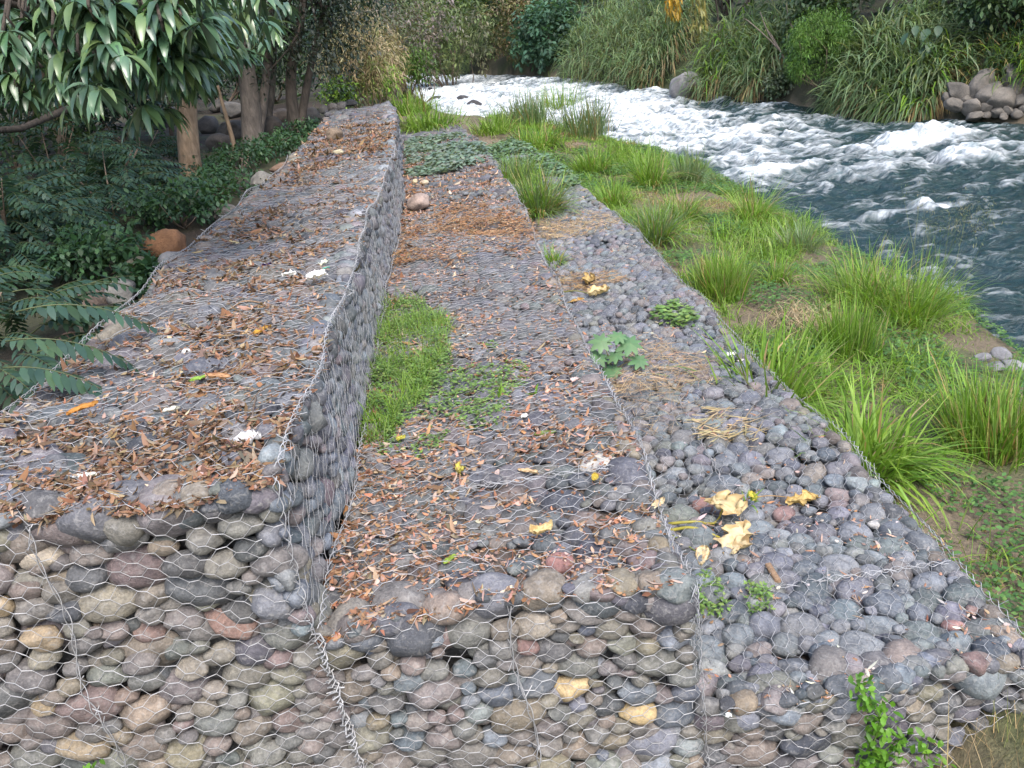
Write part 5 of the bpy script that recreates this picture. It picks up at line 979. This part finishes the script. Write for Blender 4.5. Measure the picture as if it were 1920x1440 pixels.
crumpled('dried_leaf', 'green and yellow leaf in the middle tier drift', 'B', 845, 1058, .08, .035, .8, (.22, .32, .06), seed=45, amp=.4)
crumpled('dried_leaf', 'cream curled leaf near the middle tier seam', 'B', 990, 880, .13, .04, -.6, (.55, .42, .28), seed=47, amp=.6)
crumpled('dried_leaf', 'yellowish twisted leaf on the middle tier front', 'B', 1018, 1008, .12, .06, .3, (.55, .45, .25), seed=49, amp=.8)
SC = 'scraps of rubbish on the tall tier'
for k, (lab, key, x, y, L, W, rz, col, nm) in enumerate([('torn white paper scrap at the front of the tall tier', 'A', 155, 886, .10, .045, .1, (.75, .75, .73), 'paper_scrap'), ('white and red wrapper crumpled on the tall tier', 'A', 595, 526, .16, .12, .5, (.78, .74, .76), 'wrapper'), ('white paper bit left of the white and red wrapper', 'A', 545, 527, .10, .06, .2, (.74, .73, .74), 'paper_scrap'), ('purple plastic scrap on the tall tier', 'A', 500, 498, .10, .06, .8, (.05, .025, .12), 'plastic_scrap'), ('white and yellow wrapper scrap above the red one', 'A', 607, 490, .10, .07, 1.1, (.72, .72, .6), 'wrapper'),
        ('teal plastic scrap beside the wrappers', 'A', 614, 511, .06, .03, .4, (.12, .34, .28), 'plastic_scrap'), ('clear plastic bag scrap near the front of the tall tier', 'A', 466, 833, .12, .10, .2, (.42, .42, .45), 'plastic_bag'), ('white scrap by the weed patch on the middle tier', 'B', 876, 632, .07, .05, .2, (.78, .78, .76), 'paper_scrap'), ('small red-white scrap near the middle tier edge', 'B', 1078, 718, .07, .05, .9, (.62, .45, .44), 'wrapper'), ('white scrap in the leaf drift front', 'B', 985, 790, .05, .04, .3, (.7, .7, .72), 'paper_scrap'), ('white scrap near the end of the golden straw', 'C', 1372, 672, .09, .06, .3, (.7, .71, .72), 'paper_scrap'),
        ('white fleck on the front of the lowest tier', 'C', 1366, 1336, .03, .03, .3, (.78, .79, .8), 'paper_scrap'), ('pale dried scrap among the tall tier leaves', 'A', 322, 771, .08, .04, .3, (.5, .48, .42), 'paper_scrap')]):
    crumpled(nm, lab, key, x, y, L, W, rz, col, 'rubbish', .6, None, SC if key == 'A' else None, M_PAPER, 60+k, .015)
# sticks
def stick(label, key, pts, r, name='twig', mat=None, lift=.02):
    q = np.array([on_tier(key, x, y) for x, y in pts])+np.array([0, 0, lift]); b_ = q[0]; V, F = tube(spline(q, 16)-b_, np.linspace(r, r*.55, 16), 7, .12); g = G(); g.add(V, F, (1, 1, 1)); o = g.build(name, mat or M_TWIG, None, True); o.location = b_; return tag(o, label, 'twig')
stick('crooked brown twig lying across the tall tier', 'A', [(338, 618), (375, 624), (415, 624), (427, 640), (440, 655)], .014)
stick('thin straight twig near the front of the tall tier', 'A', [(482, 752), (478, 780), (474, 805)], .005); stick('thin branched twig beside the plastic bag', 'A', [(515, 730), (490, 745), (470, 757)], .004)
stick('pale bamboo twig crossing the middle of the tall tier', 'A', [(430, 580), (460, 573), (492, 567)], .008, mat=M_WOOD); stick('thin pale twig on the middle tier before the boulder', 'B', [(828, 430), (845, 415), (858, 402)], .012, mat=M_WOOD)
p0, p1 = on_tier('C', 1436, 1062), on_tier('C', 1462, 1104); dv = norm(p1-p0); bm = bmesh.new(); bmesh.ops.create_cube(bm, size=1.0)
for v in bm.verts: v.co = Vector((v.co.x*.17*(1.0 if v.co.y > 0 else .94), v.co.y*.036, v.co.z*.026+(.004 if v.co.x > 0 else 0)))
bmesh.ops.bevel(bm, geom=bm.edges[:], offset=.004, segments=2, affect='EDGES'); me = bpy.data.meshes.new('wood_offcut'); bm.to_mesh(me); bm.free()
o = obj('wood_offcut', me, M_WOOD); o.location = (p0+p1)/2+np.array([0, 0, .03]); o.rotation_euler = (0, .05, math.atan2(dv[1], dv[0])); tag(o, 'short sawn piece of brown wood on the lowest tier', 'wood piece')
crumpled('bark_flake', 'reddish bark flake below the wooden piece', 'C', 1452, 1122, .08, .035, -.3, (.42, .22, .13), 'bark', .4, None, None, M_DRY, 90)
# stones at the water's edge on our bank
for k, (lab, x, y, w_, h_) in enumerate([('grey stone at the waterline on the right frame edge, upper', 1880, 668, 34, 18), ('grey stone at the waterline on the right frame edge, lower', 1905, 690, 36, 20), ('small grey stone at the waterline left of the pair', 1845, 672, 26, 14), ('grey stone half in the bank turf at the waterline', 1868, 690, 30, 16)]):
    rock_px(lab, x, y, w_, h_, (.18, .18, .19), k+150, name='shore_stone', group='stones at the near waterline')
# greenery covering the slope above and beside the revetment
for lab, x, y, off, R, h, n, pal in (('grass draping over the top of the stone revetment', 1850, 225, 1.9, (1.6, .8), 1.0, 900, FRESH+MIDGREEN), ('grass clump at the right frame edge above the revetment', 1925, 228, 1.3, (.8, .8), 1.4, 600, FRESH+STRAWC[:1]), ('trailing grass left of the revetment top', 1790, 224, 1.3, (.8, .8), .9, 500, MIDGREEN+STRAWC[:1])):
    b_ = far(x, y, off); cane_grass(lab, b_, R, h, n, pal, .2, L=.7, W=.03, group='grass above the revetment')
n = 26000; y = U(-2, 30, n); x = rb(y)+U(.6, 7, n); k = fbm(np.stack([x, y], -1)*.8, 3, 44) > .36; x, y = x[k], y[k]; n = len(x)
g = G(); g.add(*ribbons(np.stack([x, y, terrain(x, y)+U(0, .5, n)], 1), RNG.normal(size=(n, 3))*.7+np.array([-.2, -.2, .5]), U(.15, .4, n), U(.03, .09, n), 'leaf2', .9, 0, pick(MIDGREEN+DKGREEN, n, .2))); tag(g.build('undergrowth', M_LEAF), 'tangled green undergrowth over the slope above the revetment', 'undergrowth', kind='stuff')
# longer loose grass growing in swathes over the bank
n = 50000; y = 27*U(0, 1, n)**1.25; xw = 3.48+bend(y); x = xw+(lb(y)-xw+.15)*U(0, 1, n); d = fbm(np.stack([x, y], -1)*.75, 3, 171); bare = np.exp(-(((x-pb_[0])/.4)**2+((y-pb_[1])/1.0)**2))+np.exp(-(((x-pb2[0])/.5)**2+((y-pb2[1])/.5)**2))
k = (RNG.random(n) < sstep(.53, .66, d)*(1-np.clip(bare, 0, 1))*np.where(y < 3.2, .15, 1)); x, y, d = x[k], y[k], d[k]; n = len(x); s_ = 1+.03*y
g = G(); g.add(*ribbons(np.stack([x, y, terrain(x, y)], 1), RNG.normal(size=(n, 3))*.38+np.array([.1, -.1, 1]), U(.15, .42, n)*(.5+1.4*(d-.4))*1.3, .011*s_*U(.6, 1.3, n), 'blade', U(.5, 2.2, n), 0, pick(BANKG, n, .25))); tag(g.build('long_grass', M_GRASS), 'longer loose grass in swathes between the tufts of the bank', 'grass', kind='stuff')
# greener growth at the far bend
for lab, nm, x, y, dist, R, L, W, pal, ncl in (('leafy green tree closing the river bend at the top middle', 'bend_tree', 880, 40, 84, (5, 4, 4.5), .6, .26, MIDGREEN+[(.10, .155, .05)], 230), ('olive green tree right of the river bend', 'bend_tree', 985, 30, 74, (4.2, 4, 4.2), .55, .22, [(.085, .125, .05), (.10, .14, .06), (.06, .10, .04)], 220), ('green bush above the water at the river bend', 'bend_bush', 850, 110, 78, (2.6, 2.4, 2.0), .45, .18, [(.09, .15, .05), (.07, .125, .045)], 130), ('pale green bush left of the river bend', 'bend_bush', 790, 85, 66, (2.4, 2.4, 2.4), .4, .15, [(.10, .14, .06), (.075, .11, .05)], 130)):
    c = atd(x, y, dist); b_ = np.array([c[0], c[1], min(float(terrain(c[0], c[1])), c[2]-.3)]); bush(nm, lab, 'tree' if 'tree' in nm else 'bush', b_, c, R, ncl, 20, .8, L, W, pal, group='trees and bushes at the river bend', stems=8, shell=.4, zmin=-1, droop=.7, bark=M_BARK_DARK, fol='crown' if 'tree' in nm else 'foliage')
# fine grass blades standing in the weed patch
P = scatter_tier('B', [(672, 830), (700, 570), (790, 565), (840, 600), (850, 680), (770, 770), (715, 845)], 6500); d = fbm(P[:, :2]*2.8, 3, 19); P = P[d > .36]; n = len(P); c = P.mean(0); g = G()
g.add(*ribbons(P, RNG.normal(size=(n, 3))*.35+np.array([0, 0, 1]), U(.07, .26, n), .005, 'blade', U(.4, 1.8, n), 0, pick(GREENP+FRESH, n, .2))); tag(g.build('fine_grass', M_GRASS, origin=c), 'fine grass standing among the tiny-leaved weeds on the middle tier', 'grass', kind='stuff')
